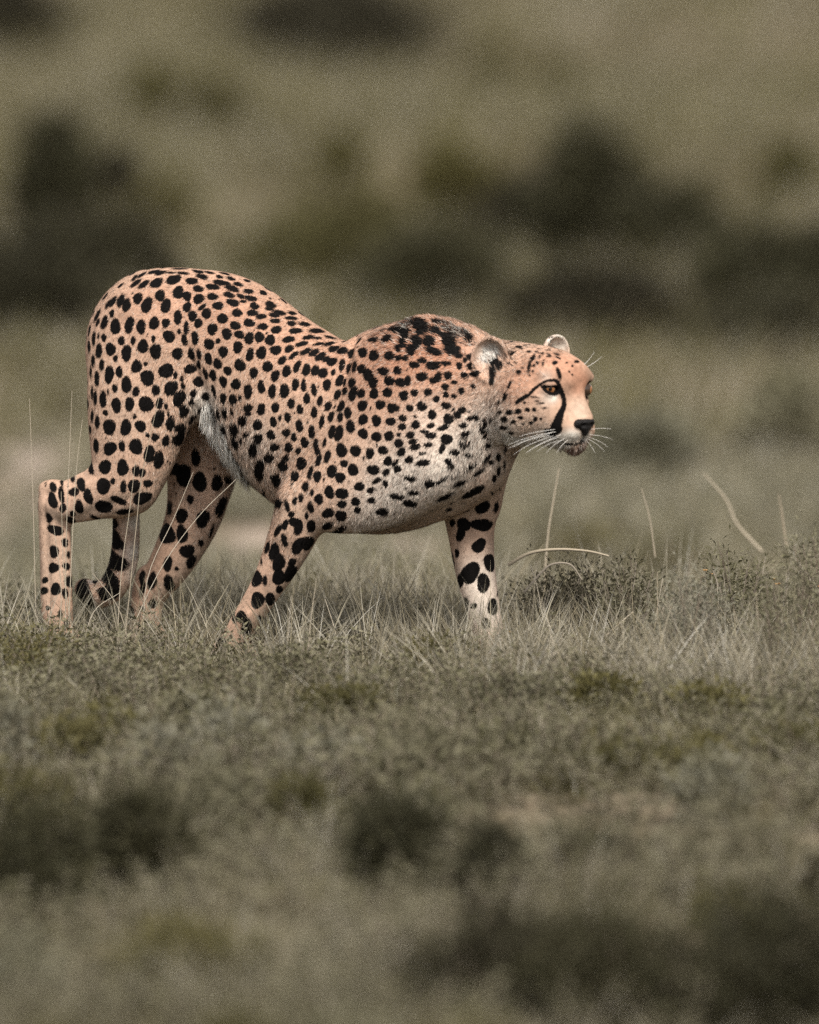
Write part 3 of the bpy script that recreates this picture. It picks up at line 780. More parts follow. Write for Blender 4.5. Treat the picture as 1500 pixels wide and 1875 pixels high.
# ---- fur as one mass of fine slivers lying on the skin
def hairs(fi, length=None, flow=None, lift0=.22, colour=None, sway0=.2):
    count = len(fi)
    bc = rng.dirichlet((1, 1, 1, 1), count)
    Q = F[fi]
    P = np.einsum('ij,ijk->ik', bc, V[Q])
    N = np.einsum('ij,ijk->ik', bc, NV[Q]); N /= np.linalg.norm(N, axis=1, keepdims=True)
    fl_ = np.einsum('ij,ijk->ik', bc, FLOW[Q]) if flow is None else np.tile(RGT * flow[0] - UPV * flow[1], (count, 1))
    ln = np.einsum('ij,ij->i', bc, FLEN[Q]) if length is None else np.full(count, length)
    sp = np.einsum('ij,ij->i', bc, SPOT[Q])
    tn = np.einsum('ij,ijk->ik', bc, TONE[Q]) if colour is None else np.tile(np.array(colour), (count, 1))
    T = fl_ - N * (fl_ * N).sum(1, keepdims=True)
    T /= np.linalg.norm(T, axis=1, keepdims=True) + 1e-9
    B = np.cross(N, T)
    clump = cell_noise(P, .007, 5) - .5
    sway = (rng.normal(0, sway0, count) + clump * .9)[:, None]
    T = T * np.cos(sway) + B * np.sin(sway)
    B = np.cross(N, T)
    lift = np.clip(rng.normal(lift0, .08, count) + np.clip((ln - .010) * 12, 0, .25), .06, 1.2)[:, None]
    ln = (ln * rng.uniform(.6, 1.2, count))[:, None]
    wd = 0.00050 + 0.018 * np.minimum(ln, .012)
    root = P - N * 0.0008 - T * ln * (.42 if length is None else .05)          # the hair's middle lies where its colour was read
    mid = root + (T * np.cos(lift) + N * np.sin(lift)) * ln * .55
    tip = mid + (T * np.cos(lift * .45) + N * np.sin(lift * .45)) * ln * .5
    if length is not None and length > .012:
        tip = tip - U3_ * ln * .12
    Vv = np.empty((count, 5, 3))
    Vv[:, 0] = root - B * wd; Vv[:, 1] = root + B * wd; Vv[:, 2] = mid - B * wd * .75; Vv[:, 3] = mid + B * wd * .75; Vv[:, 4] = tip
    dark = smooth01((sp + rng.normal(0, .0007, count)) / .0014 + .5)[:, None] if colour is None else np.zeros((count, 1))
    br = (rng.normal(1.0, .17, count) * (1 + .55 * (cell_noise(P, .0045, 9) - .5) + .35 * (cell_noise(P, .018, 3) - .5)))[:, None]
    wh = (rng.random(count) < .20)[:, None] * .45
    rd = (rng.random(count) < .14)[:, None] * .45
    col = tn * br
    col = col * (1 - wh) + WHI * wh
    col = col * (1 - rd) + GIN * .75 * rd
    col = col * (1 - dark) + np.array([.0050, .0042, .0040]) * (br * .5 + .5) * dark
    col = np.clip(col, .002, .85)
    Nn = N + B * rng.normal(0, .28, count)[:, None] + T * rng.normal(.05, .22, count)[:, None]
    Nn /= np.linalg.norm(Nn, axis=1, keepdims=True)
    return Vv.reshape(-1, 3), np.repeat(col, 5, axis=0), np.repeat(Nn, 5, axis=0)
U3_ = np.array([0, 0, 1.0])
def make_fur(count):
    A = np.linalg.norm(np.cross(V[F[:, 2]] - V[F[:, 0]], V[F[:, 3]] - V[F[:, 1]]), axis=1)
    seen = (NV[F[:, 0]] @ FWD < 0.25)
    hp = 1.0 + 1.6 * (VPX[F[:, 0]] > 865) * (VPY[F[:, 0]] < 840)     # shorter, denser hair on the head
    wgt = A * np.where(seen, 1.0, 0.25) * hp
    parts = [hairs(rng.choice(len(F), count, p=wgt / wgt.sum()))]
    fc = V[F].mean(1)
    # long tufts: where, reach px, how many, length, direction, lift, colour
    for px, py, r, cnt, ln, fl_, lf, co in (
            [(x, y, 17, 260, .030, (.15, 1), .55, (.72, .68, .62)) for x, y in ((384, 752), (392, 775), (404, 800), (416, 826), (430, 848), (446, 872), (462, 893), (480, 908), (497, 918))]
            + [(x, y, 16, 110, .011, (-.3, 1), .3, None) for x, y in ((620, 965), (660, 970), (700, 962), (740, 950), (770, 935))]
            + [(x, y, 16, 260, .017, (-.8, -.35), .55, c_) for x, y, c_ in ((700, 606, None), (725, 598, None), (750, 592, (.03, .022, .018)), (775, 589, None), (800, 590, None), (825, 600, (.03, .022, .018)), (848, 612, (.025, .02, .018)), (862, 622, None))]
            + [(x, y, 10, 70, .019, (-.5, -.8), .45, (.48, .45, .41)) for x, y in ((903, 655), (897, 648), (908, 646), (893, 660))]
            + [(x, y, 6, 60, .013, (.05, 1), .5, (.10, .06, .045)) for x, y in ((1046, 823), (1054, 824), (1061, 820), (1067, 815))]
            + [(x, y, 14, 160, .016, (-.4, 1), .45, (.60, .55, .48)) for x, y in ((930, 800), (945, 806), (965, 806), (985, 804), (1004, 806), (1020, 812))]
            + [(x, y, 18, 260, .016, (-.35, 1), .5, None) for x, y in ((905, 740), (898, 765), (905, 790), (860, 810), (880, 830), (840, 850))]):
        c, n_ = hit(px, py)
        if c is None:
            continue
        cand = np.flatnonzero(((fc - c) ** 2).sum(1) < (r / S) ** 2)
        if len(cand):
            parts.append(hairs(rng.choice(cand, cnt), ln, fl_, lf, co, .3))
    Vv = np.vstack([p[0] for p in parts]); C = np.vstack([p[1] for p in parts]); Nn = np.vstack([p[2] for p in parts])
    cnt = len(Vv) // 5
    o = np.arange(cnt) * 5
    Ff = np.empty((cnt * 3, 3), np.int64)
    Ff[0::3] = np.stack([o, o + 3, o + 1], 1); Ff[1::3] = np.stack([o, o + 2, o + 3], 1); Ff[2::3] = np.stack([o + 2, o + 4, o + 3], 1)
    ob = mesh_obj('fur', Vv - OFF, Ff, m_fur, cheetah)
    a = ob.data.attributes.new('tone', 'FLOAT_COLOR', 'POINT')
    a.data.foreach_set('color', np.hstack([C, np.ones((len(C), 1))]).astype(np.float32).ravel())
    a = ob.data.attributes.new('lay', 'FLOAT_VECTOR', 'POINT')
    a.data.foreach_set('vector', Nn.astype(np.float32).ravel())
    ob['kind'] = 'stuff'
    return ob
m_fur, n, l, b = new_mat('fur')
at = n.new('ShaderNodeAttribute'); at.attribute_name = 'tone'
l.new(at.outputs['Color'], b.inputs['Base Color'])
an = n.new('ShaderNodeAttribute'); an.attribute_name = 'lay'
l.new(an.outputs['Vector'], b.inputs['Normal'])      # hairs take the light of the skin they lie on
b.inputs['Roughness'].default_value = 0.6
b.inputs['Specular IOR Level'].default_value = 0.08
fur = make_fur(300000)

# ---- eyes
def ball(name, c, axis, r, a0, a1, mat, parent, seg=20, rings=10):
    """part of a sphere round an axis, polar angles a0..a1"""
    axis = axis / np.linalg.norm(axis)
    e1 = np.cross(axis, (0, 0, 1)); e1 /= np.linalg.norm(e1); e2 = np.cross(axis, e1)
    vs, fs = [], []
    for i in range(rings + 1):
        a = a0 + (a1 - a0) * i / rings
        for j in range(seg):
            t = 2 * math.pi * j / seg
            vs.append(c - OFF + r * (axis * math.cos(a) + (e1 * math.cos(t) + e2 * math.sin(t)) * math.sin(a)))
    for i in range(rings):
        for j in range(seg):
            p, q = i * seg + j, i * seg + (j + 1) % seg
            fs.append((p, p + seg, q + seg, q))
    return mesh_obj(name, vs, fs, mat, parent)
def gloss(name, col, rough=.08):
    m, n, l, b = new_mat(name)
    b.inputs['Base Color'].default_value = (*col, 1); b.inputs['Roughness'].default_value = rough
    b.inputs['Coat Weight'].default_value = 0.6; b.inputs['Coat Roughness'].default_value = .03
    return m, n, l, b
m_ball = gloss('eyeball', (.05, .03, .02))[0]
m_pupil = gloss('pupil', (.004, .003, .003))[0]
m_iris, n, l, b = gloss('iris', (.36, .15, .05))
tx = n.new('ShaderNodeTexNoise'); tx.inputs['Scale'].default_value = 900
rp = n.new('ShaderNodeValToRGB')
rp.color_ramp.elements[0].color = (.16, .055, .02, 1); rp.color_ramp.elements[1].color = (.50, .23, .09, 1)
l.new(tx.outputs['Fac'], rp.inputs['Fac']); l.new(rp.outputs[0], b.inputs['Base Color'])
for E, ax in ((EYE_N, FH * .80 + RH * .60 - UH * .05), (EYE_F, FH * .80 - RH * .55)):
    eye = ball('eye', E, ax, EYE_R, 0.0, math.pi, m_ball, cheetah)
    ball('iris', E, ax, EYE_R + .0004, 0.0, .62, m_iris, eye)
    ball('pupil', E, ax, EYE_R + .0008, 0.0, .26, m_pupil, eye)

# ---- nose leather
NB = [PH(1072, 777, 0)]
def blob_mesh(name, prims, lo, hi, vox, mat, parent, k=.004, cuts=()):
    lo, hi = np.array(lo), np.array(hi)
    nn = np.ceil((hi - lo) / vox).astype(int) + 1
    X, Y, Z = np.meshgrid(*[lo[i] + np.arange(nn[i]) * vox for i in range(3)], indexing='ij')
    d = np.full(X.shape, .05)
    P = np.stack([X, Y, Z], -1)
    for op, c, ax, rad in prims:
        q = (P - c) @ np.array(ax).T / np.array(rad)
        k0 = np.linalg.norm(q, axis=-1)
        e = (k0 - 1) * min(rad)
        d = smin(d, e, k) if op == '+' else smax(d, -e, .003)
    v, f = surface_nets(d.astype(np.float32), lo, vox)
    v = relax(v, f, 2, .5)
    return mesh_obj(name, v - OFF, f, mat, parent)
m_nose, n, l, b = new_mat('nose_leather')
b.inputs['Base Color'].default_value = (.006, .005, .005, 1); b.inputs['Roughness'].default_value = .5; b.inputs['Specular IOR Level'].default_value = .25
vr = n.new('ShaderNodeTexVoronoi'); vr.inputs['Scale'].default_value = 700
bp = n.new('ShaderNodeBump'); bp.inputs['Strength'].default_value = .5; bp.inputs['Distance'].default_value = .001
l.new(vr.outputs['Distance'], bp.inputs['Height']); l.new(bp.outputs[0], b.inputs['Normal'])
nc = PH(1068, 775, 0)
nc = np.array(hit(1074, 776)[0])
nc = nc - FH * .003
blob_mesh('nose', [('+', nc + UH * .003, H3, (.010, .022, .0075)), ('+', nc + RH * .016 - FH * .004, H3, (.009, .011, .0095)), ('+', nc - RH * .016 - FH * .004, H3, (.009, .011, .0095)), ('+', nc - UH * .008, H3, (.009, .015, .010)), ('+', nc - UH * .017 - FH * .001, H3, (.008, .007, .009)),
                   ('-', nc + FH * .010 + RH * .0125 - UH * .002, H3, (.007, .0055, .004)), ('-', nc + FH * .010 - RH * .0125 - UH * .002, H3, (.007, .0055, .004))],
          nc - .04, nc + .04, .0011, m_nose, cheetah)

# ---- whiskers
m_wh, n, l, b = new_mat('whisker')
b.inputs['Base Color'].default_value = (.75, .72, .68, 1); b.inputs['Roughness'].default_value = .4
def strand(name, pts, r0, r1, mat, parent, off=OFF, sides=4):
    P = cr(pts, 5)
    vs, fs = [], []
    for i, p in enumerate(P):
        t = P[min(i + 1, len(P) - 1)] - P[max(i - 1, 0)]; t /= np.linalg.norm(t) + 1e-12
        a = np.cross(t, (0.31, .9, .3)); a /= np.linalg.norm(a); c = np.cross(t, a)
        r = r0 + (r1 - r0) * i / (len(P) - 1)
        for j in range(sides):
            th = 2 * math.pi * j / sides
            vs.append(p - off + r * (a * math.cos(th) + c * math.sin(th)))
    for i in range(len(P) - 1):
        for j in range(sides):
            q, w = i * sides + j, i * sides + (j + 1) % sides
            fs.append((q, w, w + sides, q + sides))
    fs.append(tuple(range(sides))[::-1]); fs.append(tuple(range((len(P) - 1) * sides, len(P) * sides)))
    return mesh_obj(name, vs, fs, mat, parent)
def whisker(px, py, dx, dy, out, droop):
    c = hit(px, py)[0]
    if c is None:
        return
    e = RGT * dx / S - UPV * dy / S
    s_ = RH * out
    strand('whisker', [c - s_ * .1, c + e * .35 + s_ * .5, c + e * .7 + s_ * .85 - UPV * droop * .35, c + e + s_ - UPV * droop], .00045, .0002, m_wh, cheetah)
for a_ in ((1012, 792, -62, 22, .03, .006), (1016, 797, -56, 26, .03, .008), (1020, 790, -70, 16, .03, .008), (1024, 800, -40, 22, .03, .006), (1028, 795, -50, 30, .025, .004), (1018, 786, -48, 8, .03, .004),
           (1033, 803, -20, 22, .02, .004), (1040, 805, -8, 22, .02, .002), (1026, 806, -30, 14, .02, .006), (1008, 797, -50, 12, .03, .01),
           (1078, 795, 26, 10, -.03, .002), (1079, 800, 22, 18, -.02, .002), (1077, 803, 18, 24, -.02, .001), (1081, 786, 20, -2, -.03, .004), (1074, 806, 10, 24, -.01, .001),
           (1076, 672, 20, -18, -.01, -.001), (1070, 668, 12, -22, -.01, -.001), (1000, 690, -6, -24, .02, 0)):
    whisker(*a_)
#@@ENV
# ================================================================== THE GROUND
def axis(lo, hi, fine_lo, fine_hi, step, grow):
    v = list(np.arange(fine_lo, fine_hi + 1e-6, step))
    d = step
    while v[-1] < hi:
        d *= grow; v.append(v[-1] + d)
    d = step
    while v[0] > lo:
        d *= grow; v.insert(0, v[0] - d)
    return np.array(v)
gx = axis(-700, 700, -4, 4, .08, 1.12)
gy = axis(-60, 1500, -8, 8, .08, 1.08)
XX, YY = np.meshgrid(gx, gy, indexing='ij')
ZZ = ground_z(XX, YY)
BARE = [(ground_at(px, py), rx / S, ry) for px, py, rx, ry in ((50, 845, 170, 2.0), (-60, 800, 120, 1.6), (1450, 800, 90, 1.3), (1345, 765, 120, 1.4), (1250, 700, 90, 1.2), (1110, 700, 60, 1.0), (390, 1055, 90, .5), (10, 1000, 60, .5), (930, 940, 60, .4), (760, 1000, 80, .5), (470, 1000, 60, .5))]
def bare(x, y):
    v = np.zeros_like(np.asarray(x, float))
    for g, rx, ry in BARE:
        v = np.maximum(v, np.exp(-(((x - g[0]) / rx) ** 2 + ((y - g[1]) / ry) ** 2)))
    return v
gi = np.arange(XX.size).reshape(XX.shape)
gf = np.stack([gi[:-1, :-1], gi[1:, :-1], gi[1:, 1:], gi[:-1, 1:]], -1).reshape(-1, 4)
m_ground, n, l, b = new_mat('veld_soil')
tc = n.new('ShaderNodeTexCoord')
n1 = n.new('ShaderNodeTexNoise'); n1.inputs['Scale'].default_value = 0.55; n1.inputs['Detail'].default_value = 6
n2 = n.new('ShaderNodeTexNoise'); n2.inputs['Scale'].default_value = 9; n2.inputs['Detail'].default_value = 8
l.new(tc.outputs['Object'], n1.inputs['Vector']); l.new(tc.outputs['Object'], n2.inputs['Vector'])
r1 = n.new('ShaderNodeValToRGB')
r1.color_ramp.elements[0].position = .35; r1.color_ramp.elements[0].color = (.105, .095, .055, 1)
r1.color_ramp.elements[1].position = .68; r1.color_ramp.elements[1].color = (.26, .21, .165, 1)
r2 = n.new('ShaderNodeValToRGB')
r2.color_ramp.elements[0].position = .3; r2.color_ramp.elements[0].color = (.5, .5, .48, 1)
r2.color_ramp.elements[1].position = .75; r2.color_ramp.elements[1].color = (1.2, 1.15, 1.1, 1)
mm = n.new('ShaderNodeMix'); mm.data_type = 'RGBA'; mm.blend_type = 'MULTIPLY'; mm.inputs['Factor'].default_value = 1
l.new(n1.outputs['Fac'], r1.inputs['Fac']); l.new(n2.outputs['Fac'], r2.inputs['Fac'])
l.new(r1.outputs[0], mm.inputs['A']); l.new(r2.outputs[0], mm.inputs['B'])
l.new(mm.outputs['Result'], b.inputs['Base Color'])
b.inputs['Roughness'].default_value = .95; b.inputs['Specular IOR Level'].default_value = .1
bp = n.new('ShaderNodeBump'); bp.inputs['Strength'].default_value = .8; bp.inputs['Distance'].default_value = .03
l.new(n2.outputs['Fac'], bp.inputs['Height']); l.new(bp.outputs[0], b.inputs['Normal'])
ab = n.new('ShaderNodeAttribute'); ab.attribute_name = 'bare'
mb_ = n.new('ShaderNodeMix'); mb_.data_type = 'RGBA'
l.new(ab.outputs['Fac'], mb_.inputs['Factor']); l.new(mm.outputs['Result'], mb_.inputs['A'])
mc = n.new('ShaderNodeMix'); mc.data_type = 'RGBA'; mc.blend_type = 'MULTIPLY'; mc.inputs['Factor'].default_value = 1
mc.inputs['A'].default_value = (.48, .40, .355, 1); l.new(r2.outputs[0], mc.inputs['B'])
l.new(mc.outputs['Result'], mb_.inputs['B']); l.new(mb_.outputs['Result'], b.inputs['Base Color'])
ground = mesh_obj('ground', np.stack([XX, YY, ZZ], -1).reshape(-1, 3), gf, m_ground)
ab_ = ground.data.attributes.new('bare', 'FLOAT', 'POINT'); ab_.data.foreach_set('value', bare(XX, YY).ravel().astype(np.float32))
set_props(ground, 'dry veld soil with bare pinkish patches between the grass', 'ground', kind='structure')

# ================================================================== VEGETATION
def plant_mat(name, cols, rough=.7, noise=3.0, trans=0.25):
    """plant tissue; every plant takes its own shade from a ramp"""
    m, n, l, b = new_mat(name)
    oi = n.new('ShaderNodeObjectInfo')
    at = n.new('ShaderNodeAttribute'); at.attribute_name = 'shade'
    ad = n.new('ShaderNodeMath'); ad.operation = 'ADD'
    l.new(oi.outputs['Random'], ad.inputs[0]); l.new(at.outputs['Fac'], ad.inputs[1])
    fr = n.new('ShaderNodeMath'); fr.operation = 'FRACT'
    l.new(ad.outputs[0], fr.inputs[0])
    rp = n.new('ShaderNodeValToRGB')
    els = rp.color_ramp.elements
    while len(els) < len(cols):
        els.new(.5)
    for i, c in enumerate(cols):
        els[i].position = i / (len(cols) - 1); els[i].color = (*c, 1)
    l.new(fr.outputs[0], rp.inputs['Fac'])
    l.new(rp.outputs[0], b.inputs['Base Color'])
    b.inputs['Roughness'].default_value = rough
    b.inputs['Specular IOR Level'].default_value = .2
    tr = n.new('ShaderNodeBsdfTranslucent'); l.new(rp.outputs[0], tr.inputs['Color'])
    mxs = n.new('ShaderNodeMixShader'); mxs.inputs[0].default_value = trans
    out = n['Material Output']
    l.new(b.outputs[0], mxs.inputs[1]); l.new(tr.outputs[0], mxs.inputs[2]); l.new(mxs.outputs[0], out.inputs['Surface'])
    return m
m_grass = plant_mat('grass_blade', [(.050, .046, .019), (.145, .132, .060), (.26, .23, .14), (.085, .078, .031), (.38, .34, .25), (.12, .11, .052), (.055, .050, .023)])
m_dry = plant_mat('dry_blade', [(.28, .25, .18), (.40, .37, .30), (.20, .175, .115), (.31, .265, .18), (.50, .475, .42)])
m_leaf = plant_mat('grey_leaf', [(.055, .052, .026), (.15, .14, .08), (.25, .23, .16), (.09, .085, .042), (.19, .175, .12), (.06, .055, .03)])
m_dark = plant_mat('dark_leaf', [(.040, .038, .022), (.060, .056, .028), (.035, .030, .020), (.050, .046, .026)])
m_olive = plant_mat('olive_leaf', [(.090, .080, .030), (.13, .115, .045), (.07, .064, .026), (.15, .13, .055)])
m_pale = plant_mat('pale_leaf', [(.17, .16, .115), (.21, .20, .155), (.15, .14, .085), (.19, .17, .12)])
m_twig = plant_mat('twig', [(.20, .165, .13), (.32, .28, .23), (.14, .11, .085), (.26, .21, .165)], trans=0)
m_straw = plant_mat('straw', [(.42, .36, .27), (.52, .46, .37), (.36, .30, .22)], trans=.1)
m_flower = plant_mat('flower', [(.34, .20, .09), (.38, .27, .11), (.30, .15, .08)], trans=.2)

class MB:
    """collects pieces into one mesh; sh = the shade of each vertex"""
    def __init__(self):
        self.v, self.f, self.sh, self.mi, self.mats = [], [], [], [], []
    def mat(self, m):
        if m not in self.mats:
            self.mats.append(m)
        return self.mats.index(m)
    def blade(self, p, d, up, ln, w, bend, m, segs=3):
        """tapered leaf blade from p"""
        k = self.mat(m); sh = random.random()
        d = np.array(d, float); side = np.cross(d, up); L = np.linalg.norm(side)
        side = side / L if L > 1e-6 else np.array([1.0, 0, 0])
        base = len(self.v); q = np.array(p, float); dr = d / np.linalg.norm(d)
        for i in range(segs):
            t = i / segs
            ww = w * (1 - t * .8) * .5
            self.v += [q - side * ww, q + side * ww]; self.sh += [sh, sh]
            dr = dr + np.array(bend) * (1.0 / segs); dr /= np.linalg.norm(dr)
            q = q + dr * ln / segs
        self.v.append(q); self.sh.append(sh)
        for i in range(segs - 1):
            a = base + 2 * i
            self.f.append((a, a + 1, a + 3, a + 2)); self.mi.append(k)
        a = base + 2 * (segs - 1)
        self.f.append((a, a + 1, a + 2)); self.mi.append(k)
        return q
    def leaf(self, p, d, nrm, ln, w, m):
        k = self.mat(m); sh = random.random()
        d = d / np.linalg.norm(d); s_ = np.cross(d, nrm); L = np.linalg.norm(s_)
        s_ = s_ / L if L > 1e-6 else np.array([1.0, 0, 0])
        b_ = len(self.v)
        self.v += [p, p + d * ln * .45 + s_ * w * .5, p + d * ln, p + d * ln * .45 - s_ * w * .5]
        self.sh += [sh] * 4
        self.f.append((b_, b_ + 1, b_ + 2, b_ + 3)); self.mi.append(k)
    def stick(self, pts, r0, r1, m, sides=4, n=4):
        k = self.mat(m); sh = random.random()
        P = cr(pts, n) if len(pts) > 2 else np.array([np.array(pts[0]) + (np.array(pts[1]) - np.array(pts[0])) * t for t in np.linspace(0, 1, n + 1)])
        b_ = len(self.v)
        for i, p in enumerate(P):
            t = P[min(i + 1, len(P) - 1)] - P[max(i - 1, 0)]; t = t / (np.linalg.norm(t) + 1e-12)
            a = np.cross(t, (.31, .9, .3)); a /= np.linalg.norm(a) + 1e-9; c = np.cross(t, a)
            r = r0 + (r1 - r0) * i / (len(P) - 1)
            for j in range(sides):
                th = 2 * math.pi * j / sides
                self.v.append(p + r * (a * math.cos(th) + c * math.sin(th))); self.sh.append(sh)
        for i in range(len(P) - 1):
            for j in range(sides):
                q, w = b_ + i * sides + j, b_ + i * sides + (j + 1) % sides
                self.f.append((q, w, w + sides, q + sides)); self.mi.append(k)
        return P
    def build(self, name, parent=None, link=True):
        o = mesh_obj(name, self.v, self.f, None, parent, smooth=False, link=link)
        for m in self.mats:
            o.data.materials.append(m)
        o.data.polygons.foreach_set('material_index', np.array(self.mi, np.int32))
        a = o.data.attributes.new('shade', 'FLOAT', 'POINT')
        a.data.foreach_set('value', np.array(self.sh, np.float32) * .35)
        return o
U3 = np.array([0, 0, 1.0])
def rdir(up=.0):
    a = random.uniform(0, 2 * math.pi)
    v = np.array([math.cos(a), math.sin(a), up]); return v / np.linalg.norm(v)

# ---- small tufts that the ground cover is made of
def tuft(kind):
    mb = MB()
    if kind == 'short':
        for _ in range(34):
            a = rdir(); p = a * random.uniform(0, .04)
            d = a * random.uniform(.1, .9) + U3
            mb.blade(p, d, rdir(), random.uniform(.035, .105), random.uniform(.0022, .0046), a * random.uniform(.2, 1.2) - U3 * random.uniform(0, .6), m_grass if random.random() < .8 else m_dry)
    elif kind == 'dry':
        for _ in range(20):
            a = rdir(); p = a * random.uniform(0, .03)
            d = a * random.uniform(.05, .55) + U3
            mb.blade(p, d, rdir(), random.uniform(.08, .20), random.uniform(.0014, .0030), a * random.uniform(.0, .7) - U3 * random.uniform(0, .3), m_dry, 4)
    elif kind == 'sprig':
        for _ in range(9):
            a = rdir(); p = a * random.uniform(0, .025)
            d = a * random.uniform(.1, .9) + U3; d /= np.linalg.norm(d)
            L = random.uniform(.05, .12)
            P = mb.stick([p, p + d * L * .5 + rdir() * .006, p + d * L + rdir() * .012], .0009, .0004, m_twig, 3, 3)
            for q in P[1:]:
                for _k in range(4):
                    dd = rdir(.5); mb.leaf(q + rdir() * .002, dd, rdir(1), random.uniform(.008, .018), random.uniform(.003, .006), m_leaf)
    elif kind == 'clump':          # rough low tussock for the blurred distance
        for _ in range(60):
            a = rdir(); p = a * random.uniform(0, .10)
            d = a * random.uniform(.1, .8) + U3
            mb.blade(p, d, rdir(), random.uniform(.06, .2), random.uniform(.004, .009), a * random.uniform(.1, .8) - U3 * random.uniform(0, .4), random.choice((m_grass, m_olive, m_olive, m_dry)), 2)
    elif kind == 'pale':
        for _ in range(50):
            a = rdir(); p = a * random.uniform(0, .09)
            d = a * random.uniform(.1, .8) + U3
            mb.blade(p, d, rdir(), random.uniform(.06, .16), random.uniform(.004, .008), a * random.uniform(.1, .8) - U3 * random.uniform(0, .4), random.choice((m_grass, m_dry, m_pale, m_pale)), 2)
    return mb
def cover(name, kinds, pts, rot, scl, label, category):
    """ground cover nobody could count: one object, copies set on its points"""
    cc = bpy.data.collections.new(name + '_tufts')
    for i, (k, num_) in enumerate(kinds):
        for j in range(num_):
            cc.objects.link(tuft(k).build('tuft_%02d_%02d' % (i, j), link=False))
    me = bpy.data.meshes.new(name)
    me.vertices.add(len(pts)); me.vertices.foreach_set('co', pts.astype(np.float32).ravel())
    for nm, ty, data in (('rot', 'FLOAT_VECTOR', rot), ('scl', 'FLOAT', scl)):
        a = me.attributes.new(nm, ty, 'POINT')
        a.data.foreach_set('vector' if ty == 'FLOAT_VECTOR' else 'value', data.astype(np.float32).ravel())
    o = bpy.data.objects.new(name, me); COL.objects.link(o)
    ng = bpy.data.node_groups.new(name + '_scatter', 'GeometryNodeTree')
    ng.interface.new_socket('Geometry', in_out='INPUT', socket_type='NodeSocketGeometry')
    ng.interface.new_socket('Geometry', in_out='OUTPUT', socket_type='NodeSocketGeometry')
    N_, L_ = ng.nodes, ng.links
    gi_, go_ = N_.new('NodeGroupInput'), N_.new('NodeGroupOutput')
    ci = N_.new('GeometryNodeCollectionInfo'); ci.inputs['Collection'].default_value = cc
    ci.inputs['Separate Children'].default_value = True; ci.inputs['Reset Children'].default_value = True
    ip = N_.new('GeometryNodeInstanceOnPoints'); ip.inputs['Pick Instance'].default_value = True
    rv = N_.new('FunctionNodeRandomValue'); rv.data_type = 'INT'
    rv.inputs[4].default_value = 0; rv.inputs[5].default_value = sum(k[1] for k in kinds) - 1
    ar = N_.new('GeometryNodeInputNamedAttribute'); ar.data_type = 'FLOAT_VECTOR'; ar.inputs['Name'].default_value = 'rot'
    as_ = N_.new('GeometryNodeInputNamedAttribute'); as_.data_type = 'FLOAT'; as_.inputs['Name'].default_value = 'scl'
    er = N_.new('FunctionNodeEulerToRotation')
    L_.new(gi_.outputs[0], ip.inputs['Points']); L_.new(ci.outputs[0], ip.inputs['Instance'])
    L_.new(rv.outputs[2], ip.inputs['Instance Index'])
    L_.new(ar.outputs['Attribute'], er.inputs[0]); L_.new(er.outputs[0], ip.inputs['Rotation'])
    L_.new(as_.outputs['Attribute'], ip.inputs['Scale'])
    L_.new(ip.outputs[0], go_.inputs[0])
    md = o.modifiers.new('scatter', 'NODES'); md.node_group = ng
    set_props(o, label, category, kind='stuff')
    return o
def patch(x, y, f, seed=0.0):
    """0..1 clumpiness over the ground"""
    return .5 + .25 * np.sin(x * f + seed + 1.3 * np.sin(y * f * .7 + seed)) + .25 * np.sin(y * f * 1.1 + 2.1 * seed + 1.7 * np.sin(x * f * .6 - seed))
HOLLOW = [(ground_at(1045, 1185), .11, .45, .95), (ground_at(420, 1232), .07, .30, .85), (ground_at(268, 1212), .06, .28, .8), (ground_at(905, 1218), .06, .28, .7)]
def hollow(x, y):
    v = 1.0
    for g, rx, ry, a in HOLLOW:
        v = v * (1 - a * np.exp(-(((x - g[0]) / rx) ** 2 + ((y - g[1] + ry * .35) / ry) ** 2)))
    return v
def scatter(count, x0, x1, y0, y1, spread, dens, smin_, smax_):
    """points on the ground, x range widening with distance"""
    out = []
    while len(out) < count:
        y = rng.uniform(y0, y1, count); wdt = 1 + spread * (y - y0)
        x = rng.uniform(x0, x1, count) * wdt
        ok = rng.random(count) < dens(x, y)
        out += list(zip(x[ok], y[ok]))
    out = np.array(out[:count])
    P = np.column_stack([out, ground_z(out[:, 0], out[:, 1]) - .004])
    R = np.column_stack([rng.normal(0, .12, count), rng.normal(0, .12, count), rng.uniform(0, 6.28, count)])
    return P, R, rng.uniform(smin_, smax_, count)
ok_near = lambda x, y: (.30 + .70 * patch(x, y, 5.0)) * (1 - .8 * bare(x, y)) * hollow(x, y)
P, R, Q = scatter(9500, -1.7, 1.7, -1.8, 1.1, 0, ok_near, .6, 1.15)
cover('grass', [('short', 9), ('sprig', 2)], P, R, Q, 'short grey-green grass underfoot around the cheetah', 'grass')
P, R, Q = scatter(1900, -1.7, 1.7, -1.0, 1.0, 0, lambda x, y: patch(x, y, 3.1, 1.0) ** 2 * (.35 + .65 * smooth01(x + .3)) * hollow(x, y), .6, 1.3)
cover('dry_grass', [('dry', 8)], P, R, Q, 'thin dry straw-coloured grass standing among the green', 'dry grass')
P, R, Q = scatter(5200, -1.7, 1.7, -8.5, -1.6, -.03, lambda x, y: .04 + .96 * patch(x, y, 4.2, 2.0) ** 2, .6, 1.35)
cover('foreground_grass', [('short', 5), ('sprig', 7), ('dry', 1)], P, R, Q, 'blurred grey-green grass and herbs in the foreground', 'grass')
P, R, Q = scatter(3000, -2.0, 2.0, 2.4, 10, .07, lambda x, y: (.10 + .90 * patch(x, y, 1.7, 5.0)) * (1 - .93 * bare(x, y)), .7, 1.3)
cover('pale_grass', [('pale', 6)], P, R, Q, 'blurred pale tussocks in the hollow just behind the cheetah', 'grass')
